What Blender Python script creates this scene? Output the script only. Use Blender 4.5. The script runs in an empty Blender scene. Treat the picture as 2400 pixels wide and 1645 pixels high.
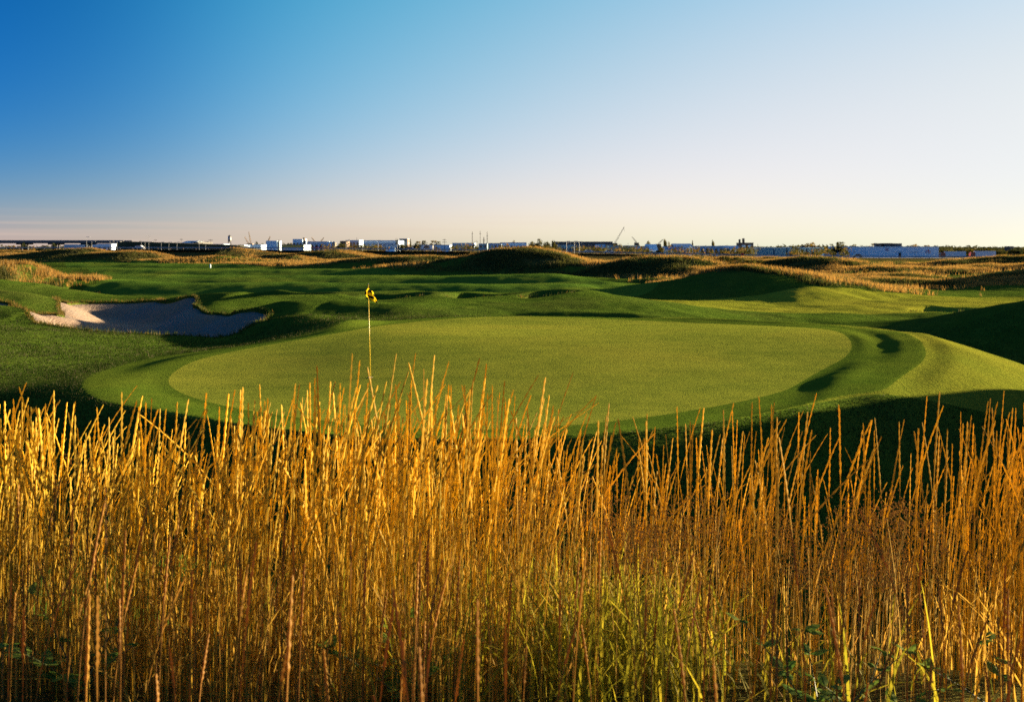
import bpy, bmesh, math, random
import numpy as np
from mathutils import Vector
R = math.radians
random.seed(7)
rng = np.random.default_rng(11)
sc = bpy.context.scene
COL = sc.collection

# ------------------------------------------------------------------ camera
CAMH = 3.05                 # eye height above the putting surface at the pin
FPX = 2400 * 35.0 / 36.0    # focal length in photo pixels
HORIZ = 580.0
cd = bpy.data.cameras.new('camera'); cam = bpy.data.objects.new('camera', cd); COL.objects.link(cam)
cd.sensor_width = 36; cd.lens = 35; cd.clip_start = 0.05; cd.clip_end = 20000
cam.location = (0, 0, CAMH); cam.rotation_euler = (R(90), 0, 0)
cd.shift_y = -(822.5 - HORIZ) / 2400.0
cd.dof.use_dof = True; cd.dof.focus_distance = 6.5; cd.dof.aperture_fstop = 6.3
sc.camera = cam
sc.cycles.use_denoising = False

# ------------------------------------------------------------------ light
SUN_EL, SUN_AZ = 6.5, 60.0      # azimuth measured from the view direction to the right
w = bpy.data.worlds.new('World'); sc.world = w; w.use_nodes = True
wn, wl = w.node_tree.nodes, w.node_tree.links
wn.clear()
def WN(t, **k):
    n = wn.new(t)
    for a, b in k.items(): setattr(n, a, b)
    return n
def wmath(op, a, b=None, clamp=False):
    n = WN('ShaderNodeMath', operation=op, use_clamp=clamp)
    for i, v in enumerate((a, b)):
        if v is None: continue
        if isinstance(v, (int, float)): n.inputs[i].default_value = v
        else: wl.new(v, n.inputs[i])
    return n.outputs[0]
sky = WN('ShaderNodeTexSky', sky_type='NISHITA', sun_disc=False)
sky.sun_elevation = R(SUN_EL); sky.sun_rotation = R(SUN_AZ)
sky.altitude = 700; sky.air_density = 1.0; sky.dust_density = 0.8; sky.ozone_density = 1.2
tc = WN('ShaderNodeTexCoord')
dotn = WN('ShaderNodeVectorMath', operation='DOT_PRODUCT')
nrm = WN('ShaderNodeVectorMath', operation='NORMALIZE')
wl.new(tc.outputs['Generated'], nrm.inputs[0]); wl.new(nrm.outputs[0], dotn.inputs[0])
S = Vector((math.sin(R(SUN_AZ))*math.cos(R(SUN_EL)), math.cos(R(SUN_AZ))*math.cos(R(SUN_EL)), math.sin(R(SUN_EL))))
dotn.inputs[1].default_value = S
sep = WN('ShaderNodeSeparateXYZ'); wl.new(nrm.outputs[0], sep.inputs[0])
# polarising filter and slide film: the sky deepens with the angle from the sun, and pales towards the horizon
FILM = ((-3.4671, -0.8356, 0.1369), (5.3695, -0.7856, -3.0149), (-1.4569, 2.4009, 2.5136), (4.9619, -0.3101, -0.6384), (-8.7528, 1.5376, 3.9762), (-1.8764, 0.6955, 1.0505), (2.4216, -2.4551, -1.3488), (3.5023, 0.6647, -0.9647), (-2.3539, -1.9748, -1.678), (0.9066, 0.64, 0.3303), (-0.9589, -0.7454, -0.3365), (-0.144, -0.0041, -0.0279), (0.5494, 0.0691, 0.5374))
cs = wmath('MINIMUM', wmath('MAXIMUM', dotn.outputs['Value'], 0.04), 0.84)
hz = wmath('POWER', 2.718282, wmath('MULTIPLY', wmath('MAXIMUM', sep.outputs['Z'], 0.0), -1/.09))
th_ = wmath('TANH', wmath('MULTIPLY', wmath('SUBTRACT', cs, .2), 1/.13))
zl = wmath('MINIMUM', wmath('MAXIMUM', sep.outputs['Z'], 0.0), .24)
acc = None
for kv, term in zip(FILM, (1.0, cs, wmath('MULTIPLY', cs, cs), hz, wmath('MULTIPLY', hz, cs), wmath('MULTIPLY', hz, hz), wmath('MULTIPLY', wmath('MULTIPLY', hz, cs), cs), wmath('MULTIPLY', wmath('MULTIPLY', hz, hz), cs), wmath('POWER', cs, 3.0), th_, wmath('MULTIPLY', hz, th_), wmath('MULTIPLY', wmath('MULTIPLY', zl, zl), 100.0), wmath('MULTIPLY', wmath('MULTIPLY', zl, cs), 10.0))):
    n = WN('ShaderNodeVectorMath', operation='SCALE'); n.inputs[0].default_value = kv
    if isinstance(term, float): n.inputs['Scale'].default_value = term
    else: wl.new(term, n.inputs['Scale'])
    if acc is None: acc = n.outputs[0]
    else:
        a_ = WN('ShaderNodeVectorMath', operation='ADD'); wl.new(acc, a_.inputs[0]); wl.new(n.outputs[0], a_.inputs[1]); acc = a_.outputs[0]
sx_ = WN('ShaderNodeSeparateXYZ'); wl.new(acc, sx_.inputs[0])
gx = WN('ShaderNodeCombineColor')
for k in range(3): wl.new(wmath('POWER', 2.718282, sx_.outputs[k]), gx.inputs[k])
pol = WN('ShaderNodeMix', data_type='RGBA', blend_type='MULTIPLY'); pol.inputs['Factor'].default_value = 1.0
wl.new(sky.outputs[0], pol.inputs['A']); wl.new(gx.outputs[0], pol.inputs['B'])
SKYOUT = pol.outputs['Result']
# thin pink-grey cloud bars low over the horizon
mapn = WN('ShaderNodeMapping'); mapn.inputs['Scale'].default_value = (2.2, 2.2, 130.0); wl.new(nrm.outputs[0], mapn.inputs['Vector'])
cn = WN('ShaderNodeTexNoise'); cn.inputs['Scale'].default_value = 1.3; cn.inputs['Detail'].default_value = 5; wl.new(mapn.outputs[0], cn.inputs['Vector'])
cr = WN('ShaderNodeMapRange'); cr.inputs['From Min'].default_value = .42; cr.inputs['From Max'].default_value = .62; wl.new(cn.outputs[0], cr.inputs['Value'])
lo = WN('ShaderNodeMapRange'); lo.inputs['From Min'].default_value = .036; lo.inputs['From Max'].default_value = .026; wl.new(sep.outputs['Z'], lo.inputs['Value'])
away = WN('ShaderNodeMapRange'); away.inputs['From Min'].default_value = .62; away.inputs['From Max'].default_value = .05; wl.new(dotn.outputs['Value'], away.inputs['Value'])
cf = wmath('MULTIPLY', wmath('MULTIPLY', cr.outputs[0], lo.outputs[0]), wmath('MULTIPLY', away.outputs[0], 0.42))
clm = WN('ShaderNodeMix', data_type='RGBA'); wl.new(cf, clm.inputs['Factor']); wl.new(SKYOUT, clm.inputs['A'])
clm.inputs['B'].default_value = (2.75, 2.1, 1.75, 1)
bg = WN('ShaderNodeBackground'); bg.inputs['Strength'].default_value = 0.05
wl.new(clm.outputs['Result'], bg.inputs['Color'])
wo = WN('ShaderNodeOutputWorld'); wl.new(bg.outputs[0], wo.inputs['Surface'])

sl = bpy.data.lights.new('sun', 'SUN'); sl.energy = 5.0; sl.angle = R(0.5); sl.color = (1.0, 0.79, 0.48)
so = bpy.data.objects.new('sun', sl); COL.objects.link(so)
so.rotation_euler = (-S).to_track_quat('-Z', 'Y').to_euler(); so.location = (60, 30, 40)
vs = sc.view_settings
vs.view_transform = 'Standard'; vs.look = 'None'; vs.exposure = 2.45; vs.gamma = 1.0; vs.use_curve_mapping = False

# ------------------------------------------------------------------ helpers
def at(u, v, y):
    """photo pixel + distance -> point in the place"""
    return Vector(((u - 1200) / FPX * y, y, CAMH - (v - HORIZ) / FPX * y))
def tag(o, label=None, cat=None, group=None, kind=None):
    if label: o['label'] = label
    if cat: o['category'] = cat
    if group: o['group'] = group
    if kind: o['kind'] = kind
    return o
def mesh_np(name, verts, faces, mat=None, parent=None, smooth=False, attrs=None):
    """faces: (n,3) or (n,4) int array"""
    me = bpy.data.meshes.new(name)
    verts = np.asarray(verts, dtype=np.float32); faces = np.asarray(faces, dtype=np.int32)
    n, k = faces.shape
    me.vertices.add(len(verts)); me.vertices.foreach_set('co', verts.ravel())
    me.loops.add(n*k); me.loops.foreach_set('vertex_index', faces.ravel())
    me.polygons.add(n); me.polygons.foreach_set('loop_start', np.arange(0, n*k, k, dtype=np.int32))
    me.polygons.foreach_set('use_smooth', np.full(n, smooth, dtype=bool))
    for an, av in (attrs or {}).items():
        av = np.asarray(av, dtype=np.float32)
        if av.ndim == 1:
            a = me.attributes.new(an, 'FLOAT', 'POINT'); a.data.foreach_set('value', av)
        else:
            a = me.attributes.new(an, 'FLOAT_COLOR', 'POINT')
            if av.shape[1] == 3: av = np.hstack([av, np.ones((len(av), 1), np.float32)])
            a.data.foreach_set('color', av.ravel())
    me.update(calc_edges=True); me.validate()
    o = bpy.data.objects.new(name, me); COL.objects.link(o)
    if mat: me.materials.append(mat)
    if parent: o.parent = parent
    return o

# ------------------------------------------------------------------ materials
class NT:
    def __init__(s, name):
        s.m = bpy.data.materials.new(name); s.m.use_nodes = True
        s.n, s.l = s.m.node_tree.nodes, s.m.node_tree.links
        s.n.clear()
        s.out = s.n.new('ShaderNodeOutputMaterial')
    def node(s, t, ins=None, **k):
        n = s.n.new(t)
        for a, b in k.items(): setattr(n, a, b)
        for a, b in (ins or {}).items(): s.set(n.inputs[a], b)
        return n
    def set(s, inp, v):
        if hasattr(v, 'is_output') or isinstance(v, bpy.types.NodeSocket): s.l.new(v, inp)
        else: inp.default_value = v
    def math(s, op, a, b=0.0, clamp=False):
        n = s.node('ShaderNodeMath', operation=op, use_clamp=clamp); s.set(n.inputs[0], a); s.set(n.inputs[1], b); return n.outputs[0]
    def noise(s, scale, detail=4, rough=.55, vec=None, stretch=None):
        n = s.node('ShaderNodeTexNoise', {'Scale': scale, 'Detail': detail, 'Roughness': rough})
        if vec is None: vec = s.node('ShaderNodeTexCoord').outputs['Object']
        if stretch: vec = s.node('ShaderNodeMapping', {'Vector': vec, 'Scale': stretch}).outputs[0]
        s.l.new(vec, n.inputs['Vector']); return n.outputs[0]
    def ramp(s, f, stops):
        n = s.node('ShaderNodeValToRGB'); s.set(n.inputs[0], f)
        e = n.color_ramp.elements
        while len(e) < len(stops): e.new(0.5)
        for q, (p, c) in zip(e, stops): q.position = p; q.color = (*c, 1)
        return n.outputs[0]
    def mix(s, f, a, b, mode='MIX'):
        n = s.node('ShaderNodeMix', data_type='RGBA', blend_type=mode)
        s.set(n.inputs['Factor'], f)
        s.set(n.inputs['A'], a if not isinstance(a, tuple) else (*a, 1)); s.set(n.inputs['B'], b if not isinstance(b, tuple) else (*b, 1))
        return n.outputs['Result']
    def attr(s, name, which='Fac'): return s.node('ShaderNodeAttribute', attribute_name=name).outputs[which]
    def bump(s, h, strength=.5, dist=.02):
        return s.node('ShaderNodeBump', {'Height': h, 'Strength': strength, 'Distance': dist}).outputs[0]
    def fuzz(s, k, scale=45):
        """normals of a nap of upright blades"""
        n = s.node('ShaderNodeTexNoise', {'Scale': scale, 'Detail': 1.0})
        s.l.new(s.node('ShaderNodeTexCoord').outputs['Object'], n.inputs['Vector'])
        a = s.node('ShaderNodeVectorMath', operation='SUBTRACT'); s.l.new(n.outputs['Color'], a.inputs[0]); a.inputs[1].default_value = (.5, .5, .5)
        b = s.node('ShaderNodeVectorMath', operation='SCALE'); s.l.new(a.outputs[0], b.inputs[0]); b.inputs['Scale'].default_value = 2*k
        c = s.node('ShaderNodeVectorMath', operation='ADD'); s.l.new(b.outputs[0], c.inputs[0])
        s.fz_in = c.inputs[1]; s.l.new(s.node('ShaderNodeNewGeometry').outputs['Normal'], c.inputs[1])
        d = s.node('ShaderNodeVectorMath', operation='NORMALIZE'); s.l.new(c.outputs[0], d.inputs[0])
        return d.outputs[0]
    def bsdf(s, color, rough=.8, normal=None, metal=0, **k):
        p = s.node('ShaderNodeBsdfPrincipled', {'Base Color': color if not isinstance(color, tuple) else (*color, 1), 'Roughness': rough, 'Metallic': metal})
        for a, b in k.items(): s.set(p.inputs[a], b)
        if normal is not None: s.l.new(normal, p.inputs['Normal'])
        s.l.new(p.outputs[0], s.out.inputs[0]); return p
_M = {}
def paint(name, col, rough=.6, var=.12, scale=1.5, metal=0):
    """plain coated surface with weathering"""
    if name in _M: return _M[name]
    t = NT(name)
    f = t.noise(scale, 6, .65)
    c = t.ramp(f, [(.25, tuple(x*(1-var*1.6) for x in col)), (.5, col), (.8, tuple(min(1, x*(1+var)) for x in col))])
    t.bsdf(c, rough, metal=metal, normal=t.bump(t.noise(scale*14, 3), .15, .01))
    _M[name] = t.m
    return t.m
# ------------------------------------------------------------------ terrain
def zof(v, y): return CAMH - (v - HORIZ) / FPX * y
def xof(u, y): return (u - 1200) / FPX * y
CP = []     # control points of the broad ground (x, y, z)
def cp(x, y, z): CP.append((x, y, z))
def cu(u, y, z): CP.append((xof(u, y), y, z))
for x in (-18, -6, 6, 18): cp(x, -9, 1.65)
for y, zz in ((0, 1.66), (2.9, 1.64), (4.0, 1.44), (5.0, 1.08), (5.8, .72)):
    for x, e in ((-12, .3), (-5, .24), (-2, .12), (0, 0), (2, -.13), (5, -.36), (12, -.8)): cp(x, y, zz+e)
for x, z in ((-14, -.1), (-6, -.35), (0, -.7), (6, -.9), (14, -1.0)): cp(x, 9.0, z)
for x, z in ((-18, -.5), (-8, -1.4), (0, -2.0), (8, -2.2), (17, -2.3)): cp(x, 12.2, z)
# front shoulder of the green pad
cu(-300, 19, .1); cu(100, 18.5, -.25); cu(420, 17.8, -.14); cu(700, 17.2, -.06); cu(1000, 16.6, .0); cu(1100, 16.5, 0); cu(1400, 17.1, .0)
cu(1600, 18.6, .02); cu(1760, 19.7, .05); cu(1950, 20.4, .02); cu(2150, 21.4, -.02); cu(2400, 22.6, -.1); cu(2700, 23, -.3)
for u, y, z in ((300, 15.6, -.75), (700, 15.0, -.85), (1000, 14.5, -.9), (1400, 14.9, -.95), (1760, 17.2, -1.1), (2000, 17.6, -1.25), (2300, 18.4, -1.5), (2000, 15.2, -2.1), (2400, 15.5, -2.2)): cu(u, y, z)
# putting surface
cu(868, 22.7, 0); cu(700, 19.5, -.04); cu(1000, 18.4, .02); cu(1500, 19.3, .02); cu(1850, 22.4, .02); cu(1400, 26.2, -.03); cu(1100, 26, .0)
cu(1750, 26, -.02); cu(1400, 30.6, .15); cu(1100, 30.6, .18); cu(1750, 30.5, .1); cu(1200, 38, .28); cu(1500, 38, .17); cu(1750, 36.5, .11); cu(900, 34, .28)
cu(830, 31, .26); cu(620, 27, .2); cu(490, 25, .2); cu(385, 22.5, .1); cu(600, 23, .05)
cu(2000, 28.5, .06); cu(2115, 28.5, .06); cu(2100, 31, .13); cu(1900, 36, .15); cu(2000, 34.5, .21); cu(2200, 30.5, -.24); cu(2300, 29, -.43); cu(2400, 27, -.51)
cu(2120, 24.5, .05); cu(2250, 24.5, -.2); cu(2500, 25.5, -.8); cu(2750, 30, -.9)
# hollow behind and right of the green
cu(2000, 42, -.85); cu(2000, 50, -.85); cu(2200, 38, -1.25); cu(2200, 46, -1.4); cu(2200, 54, -1.05); cu(2400, 34, -1.25); cu(2400, 44, -1.3)
cu(1800, 42, -.35); cu(1800, 50, -.6); cu(1600, 43, -.05); cu(2000, 58, -.78); cu(2200, 60, -.78)
# behind the green, centre and left
cu(1400, 44, .08); cu(1200, 43, .1); cu(1000, 45, .18); cu(1000, 50, .3); cu(700, 47, .05); cu(860, 43, .0); cu(1200, 51, .25); cu(1600, 52, -.1)
cu(1350, 58, .3); cu(1000, 58, .25); cu(700, 58, -.1); cu(640, 38, -.12); cu(545, 37.5, -.45); cu(400, 36.5, -.36); cu(240, 37, -.25); cu(100, 39.5, -.15); cu(-60, 42, -.1)
cu(200, 30, .0); cu(0, 33, .15); cu(300, 24, .05); cu(-200, 30, .4); cu(100, 24, .05); cu(-300, 45, .5)
cu(350, 50, -.5); cu(200, 50, -.5); cu(400, 60, -.5); cu(200, 66, -.48); cu(400, 67, -.5); cu(0, 62, -.2); cu(-300, 65, .3)
# fairways
cu(1500, 66, -.35); cu(1700, 66, -.5); cu(2000, 68, -.65); cu(2200, 75, -.75); cu(2400, 78, -.8); cu(1300, 72, -.35); cu(1000, 75, -.5); cu(600, 75, -.55); cu(200, 80, -.6)
for u in (-300, 100, 500, 900, 1300, 1700, 2100, 2600):
    for y, z in ((100, -.6), (140, -.65), (200, -.7), (300, -.9)): cu(u, y, z)
for u in (-400, 300, 900, 1500, 2100, 2800):
    for y, z in ((430, -1.7), (650, -2.6), (1000, -2.8), (1800, -3.0), (4000, -3.0), (9000, -3.0)): cu(u, y, z)
cu(-900, 20, 1.2); cu(-900, 50, 1.2); cu(-900, 100, .5); cu(3300, 20, -.5); cu(3300, 50, -.3); cu(3300, 100, 0)
def st(x, y): return np.stack([2.6 * x / (np.abs(y) + 12.0), np.log(np.maximum(y, -11) + 14.0)], -1)
def tps(r2): return np.where(r2 > 0, r2 * np.log(np.maximum(r2, 1e-12)), 0.0)
_P = np.array(CP); _Q = st(_P[:, 0], _P[:, 1]); _n = len(_P)
_A = np.zeros((_n+3, _n+3)); _A[:_n, :_n] = tps(((_Q[:, None]-_Q[None])**2).sum(-1)) + np.eye(_n)*0.002
_A[:_n, _n] = 1; _A[:_n, _n+1:] = _Q; _A[_n, :_n] = 1; _A[_n+1:, :_n] = _Q.T
_W = np.linalg.solve(_A, np.concatenate([_P[:, 2], np.zeros(3)]))
def base_h(x, y):
    q = st(x.ravel(), y.ravel()); out = np.empty(len(q))
    for i in range(0, len(q), 40000):
        b = q[i:i+40000]
        out[i:i+40000] = tps(((b[:, None]-_Q[None])**2).sum(-1)) @ _W[:_n] + _W[_n] + b @ _W[_n+1:]
    return out.reshape(x.shape)
# value noise for undulation
_T = rng.random((256, 256))
def vnoise(x, y):
    xi = np.floor(x).astype(int); yi = np.floor(y).astype(int); fx = x-xi; fy = y-yi
    fx = fx*fx*(3-2*fx); fy = fy*fy*(3-2*fy)
    g = lambda a, b: _T[a & 255, b & 255]
    return (g(xi, yi)*(1-fx)+g(xi+1, yi)*fx)*(1-fy) + (g(xi, yi+1)*(1-fx)+g(xi+1, yi+1)*fx)*fy - .5
def fbm(x, y, o=4):
    s = 0; a = 1
    for k in range(o): s = s + a*vnoise(x*2**k+17*k, y*2**k+5*k); a *= .5
    return s
# ridges and mounds: crest lines in plan with the height their crest reaches
RIDGES = []
def ridge(pts, w, drop=0.0, tall=0.0, wfar=None, back=False):
    P = np.array([(xof(u, y), y, zof(v, y) - drop) for u, v, y in pts])
    d0 = base_h(P[:, 0], P[:, 1])
    RIDGES.append((P[:, :2], P[:, 2] - d0, w, tall, wfar or w, back))
G = .6
ridge([(960, 614, 150), (1060, 603, 147), (1180, 594, 143), (1250, 591, 140), (1330, 597, 138), (1400, 606, 138)], 10, G, 1)
ridge([(1430, 606, 128), (1510, 585, 124), (1600, 586, 120), (1680, 608, 114), (1730, 626, 110)], 8.5, G, 1)
ridge([(1540, 662, 84), (1640, 638, 80), (1740, 628, 77), (1850, 636, 75), (1960, 664, 72), (2050, 690, 70)], 5.5, .3, .9, 8, True)
ridge([(720, 622, 190), (860, 608, 187), (940, 599, 183), (1000, 600, 180)], 12, G, .8)
ridge([(700, 594, 300), (790, 583, 300), (890, 600, 290)], 14, G, 1)
ridge([(470, 600, 340), (555, 579, 340), (650, 592, 335)], 16, G, 1)
ridge([(420, 604, 228), (520, 597, 225), (620, 606, 220), (700, 617, 212)], 12, .2, .2)
ridge([(640, 608, 275), (700, 594, 275), (760, 604, 275)], 13, G, .8)
ridge([(-80, 590, 270), (60, 588, 272), (150, 579, 270), (215, 577, 268), (250, 586, 266)], 12, G, 1)
ridge([(240, 590, 252), (300, 581, 250), (345, 584, 248), (388, 607, 244)], 10, G, 1)
ridge([(-80, 584, 330), (60, 584, 330), (130, 590, 330)], 15, G, 1)
ridge([(-160, 580, 78), (-30, 598, 82), (50, 614, 84), (115, 648, 84)], 5, G, 1)
ridge([(60, 612, 96), (130, 618, 97), (200, 634, 98)], 5, .2, .4)
ridge([(-160, 668, 72), (0, 655, 73), (120, 657, 74), (180, 668, 74)], 4, .1, .0)
ridge([(1980, 616, 175), (2090, 602, 172), (2140, 606, 170), (2250, 598, 165), (2340, 598, 165), (2480, 606, 160)], 10, G, 1)
ridge([(2010, 655, 100), (2120, 640, 104), (2250, 640, 106), (2400, 640, 106), (2600, 630, 100)], 7, G, .9)
ridge([(1770, 612, 160), (1880, 601, 155), (1950, 606, 150), (2010, 628, 138)], 9, G, .9)
ridge([(1600, 600, 200), (1750, 597, 200), (1860, 604, 200)], 11, G, .9)
ridge([(2180, 618, 135), (2320, 612, 135), (2500, 610, 130)], 9, G, .9)
ridge([(1180, 652, 100), (1300, 649, 100), (1420, 651, 98), (1500, 651, 96)], 7, 0, 0)
ridge([(-900, 586, 400), (600, 586, 400), (1040, 590, 400), (1450, 596, 400), (2000, 608, 400), (2300, 613, 400), (3400, 614, 400)], 13, 0.0, 0)
# bunker fingers and knolls round the left bunker
ridge([(452, 744, 48.5), (503, 723, 51), (620, 708, 54), (760, 702, 56)], 2.4, -.32)
ridge([(540, 752, 46), (658, 724, 47), (775, 721, 47.5), (900, 728, 46)], 2.1, -.3)
ridge([(548, 798, 38.3), (600, 778, 39), (658, 761, 39.5), (715, 755, 39), (813, 761, 37)], 2.1, -.22)
ridge([(362, 714, 61), (430, 702, 61.5), (520, 692, 62), (640, 686, 62)], 2.1, -.22)
ridge([(-120, 664, 54), (50, 688, 52), (110, 704, 51), (160, 732, 49.5)], 3.4, 0, .1)
ridge([(-120, 712, 44), (0, 718, 45), (90, 731, 45), (146, 757, 44.5)], 1.9)
# behind the green
ridge([(1180, 688, 60), (1290, 679, 60), (1380, 678, 59), (1480, 692, 56), (1620, 715, 52)], 4.2)
ridge([(930, 690, 58.5), (1010, 684, 60), (1100, 684, 62)], 2.4)
ridge([(690, 686, 61), (780, 683, 62), (850, 681, 63), (930, 680, 64)], 3.0)
ridge([(2640, 590, 112), (2740, 562, 115), (2950, 560, 118), (3300, 570, 120)], 10, 0, .9)  # unseen ridge right of frame, added to shade the far right grass
# the large knoll at the right that shades the hollow, and an added ridge outside the frame
ridge([(2430, 705, 45), (2560, 668, 46), (2700, 655, 47), (2900, 655, 49)], 5.5)
def ridge_xyz(pts, w):
    P = np.array(pts, float); RIDGES.append((P[:, :2], P[:, 2]-base_h(P[:, 0], P[:, 1]), w, 0, w, False))
ridge_xyz([(12.5, 13.6, 1.0), (16, 18.8, 2.0), (19.6, 24.2, 2.6), (23.4, 28.4, 2.6), (26, 30, 1.6)], 2.5)   # unseen ridge added outside the frame to keep the near bank in shade
def seg_d(x, y, P, h):
    best = np.full(x.shape, 1e9); hh = np.zeros(x.shape); side = np.zeros(x.shape)
    for i in range(len(P)-1):
        a, b = P[i], P[i+1]; ab = b-a; L = (ab**2).sum()
        t = np.clip(((x-a[0])*ab[0]+(y-a[1])*ab[1])/L, 0, 1)
        px, py = a[0]+t*ab[0], a[1]+t*ab[1]
        d = np.hypot(x-px, y-py); m = d < best
        best = np.where(m, d, best); hh = np.where(m, h[i]+t*(h[i+1]-h[i]), hh); side = np.where(m, y-py, side)
    return best, hh, side
def ridge_h(x, y):
    acc = np.zeros(x.shape); tall = np.zeros(x.shape)
    for P, h, wd, tl, wf, back in RIDGES:
        d, hh, side = seg_d(x, y, P, h)
        ww = np.where(side > 0, wf, wd)
        g = np.exp(-(d/ww)**2)
        acc += np.maximum(hh*g, 0)**3
        if tl:
            m = tl*np.exp(-(d/(ww*1.12))**4)
            if back: m = m*np.clip((side+.6+np.clip((x-24)/3, 0, 4))/1.5, 0, 1)
            tall = np.maximum(tall, m)
    return np.cbrt(acc), tall
# --- zone outlines
def poly_uv(pts, z):     # photo pixels laid on the level z
    o = []
    for u, v in pts:
        y = FPX*(CAMH-z)/(v-HORIZ); o.append((xof(u, y), y))
    return np.array(o)
def smooth_poly(P, n=3):
    for _ in range(n):
        Q = np.roll(P, -1, 0); P = np.stack([.75*P+.25*Q, .25*P+.75*Q], 1).reshape(-1, 2)
    return P
def sdf(x, y, P):
    """signed distance to a closed polygon, negative inside"""
    shp = x.shape; x = x.ravel(); y = y.ravel()
    x0, y0 = P.min(0); x1, y1 = P.max(0); pad = 14
    out = np.full(x.shape, 50.0)
    idx = np.nonzero((x > x0-pad) & (x < x1+pad) & (y > y0-pad) & (y < y1+pad))[0]
    px, py = x[idx], y[idx]; d2 = np.full(len(idx), 1e9); ins = np.zeros(len(idx), bool)
    for a, b in zip(P, np.roll(P, -1, 0)):
        ab = b-a; L = max((ab**2).sum(), 1e-9)
        t = np.clip(((px-a[0])*ab[0]+(py-a[1])*ab[1])/L, 0, 1)
        d2 = np.minimum(d2, (px-a[0]-t*ab[0])**2+(py-a[1]-t*ab[1])**2)
        c = ((a[1] > py) != (b[1] > py))
        with np.errstate(divide='ignore', invalid='ignore'):
            c &= px < (b[0]-a[0])*(py-a[1])/(b[1]-a[1]) + a[0]
        ins ^= c
    out[idx] = np.where(ins, -1, 1)*np.sqrt(d2)
    return out.reshape(shp)
GREEN_UV = [(385, 890), (420, 862), (490, 842), (620, 822), (740, 806), (830, 788), (900, 769), (1030, 754), (1200, 748), (1500, 755), (1750, 766), (1880, 781),
            (1955, 798), (2000, 824), (1990, 846), (1935, 864), (1880, 886), (1840, 905), (1700, 932), (1500, 961), (1250, 981), (1000, 985), (760, 968), (560, 942), (430, 915)]
GREEN = smooth_poly(poly_uv(GREEN_UV, .08))
def offset_out(P, dfun):
    c = P.mean(0); T = np.roll(P, -1, 0)-np.roll(P, 1, 0); N = np.stack([T[:, 1], -T[:, 0]], 1); N /= np.linalg.norm(N, axis=1)[:, None]
    if (N*(P-c)).sum() < 0: N = -N
    return P + N*dfun(P)[:, None]
COLLAR = offset_out(GREEN, lambda P: np.where(P[:, 0] > 6, 1.9, np.where(P[:, 0] < -6, 1.8, 1.25)))
for _ in range(6): COLLAR = (np.roll(COLLAR, 1, 0)+COLLAR+np.roll(COLLAR, -1, 0))/3
BUNK = []   # (polygon, depth, lip, label)
BUNK.append((smooth_poly(poly_uv([(-90, 744), (0, 743), (77, 751), (135, 758), (154, 753), (146, 744), (133, 737), (135, 731), (160, 733), (168, 728), (157, 719), (150, 711), (232, 708), (349, 706),
    (405, 706), (380, 710), (358, 713.5), (390, 717), (455, 712), (470, 718), (476, 728), (452, 740), (456, 744), (484, 751), (515, 749), (538, 752), (606, 760), (636, 763), (585, 786), (545, 797),
    (465, 799), (349, 793), (232, 783), (128, 774), (58, 764), (0, 751), (-90, 750)], -.45), 2), .68, .10, 'wide blue-shadowed sand bunker with grass fingers, left of the green'))
def pocket(u0, u1, y0, y1, bend=0):
    a = np.linspace(0, 2*math.pi, 22, endpoint=False); uc, du = (u0+u1)/2, (u1-u0)/2; yc, dy = (y0+y1)/2, (y1-y0)/2
    yy = yc+dy*np.sin(a)*(1+.25*np.cos(3*a)) + bend*np.cos(a)
    return smooth_poly(np.stack([xof(uc+du*np.cos(a)*(1+.08*np.sin(2*a)), yy), yy], 1), 1)
_b = BUNK[0][0]; _k = np.arange(len(_b)); BUNK[0] = (_b + np.stack([fbm(_k*.37, _k*.11+3), fbm(_k*.41+9, _k*.13)], 1)*.3,) + BUNK[0][1:]
CARVE = [(BUNK[0][0], BUNK[0][1], 2.4)]
def pot(u0, u1, y0, y1, dep, sand, lab, bend=0):
    CARVE.append((pocket(u0, u1, y0, y1, bend), dep, (y1-y0)*.42))
    e = (u1-u0)*.16
    BUNK.append((pocket(u0+e, u1-e, y0+(y1-y0)*.22, y0+(y1-y0)*(.22+sand), bend*.6), 0, .06, lab))
pot(800, 1020, 54.5, 60.5, .85, .35, 'shadowed pot bunker directly behind the yellow flag')
pot(1020, 1195, 55, 60.5, .85, .3, 'narrow dark bunker in the middle of the knoll behind the green')
pot(1195, 1370, 54, 60, .8, .45, 'pale-floored bunker under the tallest knoll behind the green', .6)
pot(505, 790, 57.5, 62.5, .8, .35, 'long dark slit bunker between the flag and the wide bunker')
pot(110, 200, 94, 100, 1.3, .4, 'dark bunker at the far left beneath the orange grass mound')
pot(130, 248, 78.5, 84, .8, .5, 'flat brown sliver of bunker by the left fairway')
pot(1430, 1580, 90, 95, .7, .5, 'purple-grey bunker at the foot of the tall grass mounds')
pot(2115, 2275, 60, 65, .75, .4, 'small dark hollow bunker on the bright right fairway')
FAIR_L = smooth_poly(np.array([(xof(u, y), y) for u, y in ((-40, 74), (60, 73.5), (400, 72), (800, 70), (1180, 68), (1420, 70), (1560, 76), (1520, 90), (1300, 108), (1100, 120), (960, 130), (700, 168), (420, 205), (300, 236), (130, 238), (160, 180), (235, 130), (268, 100), (252, 84), (60, 79), (-40, 79))]), 2)
FAIR_R = smooth_poly(np.array([(xof(u, y), y) for u, y in ((1480, 60), (1700, 57.5), (1900, 57), (2050, 57.5), (2200, 58.5), (2380, 63), (2480, 72), (2330, 79), (2100, 76), (1900, 72), (1700, 69.5), (1500, 67))]), 2)
APRON = offset_out(COLLAR, lambda P: .04 + 3.9*np.clip((P[:, 0]-2)/7, 0, 1)*np.clip((P[:, 1]-21)/4, 0, 1))
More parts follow.
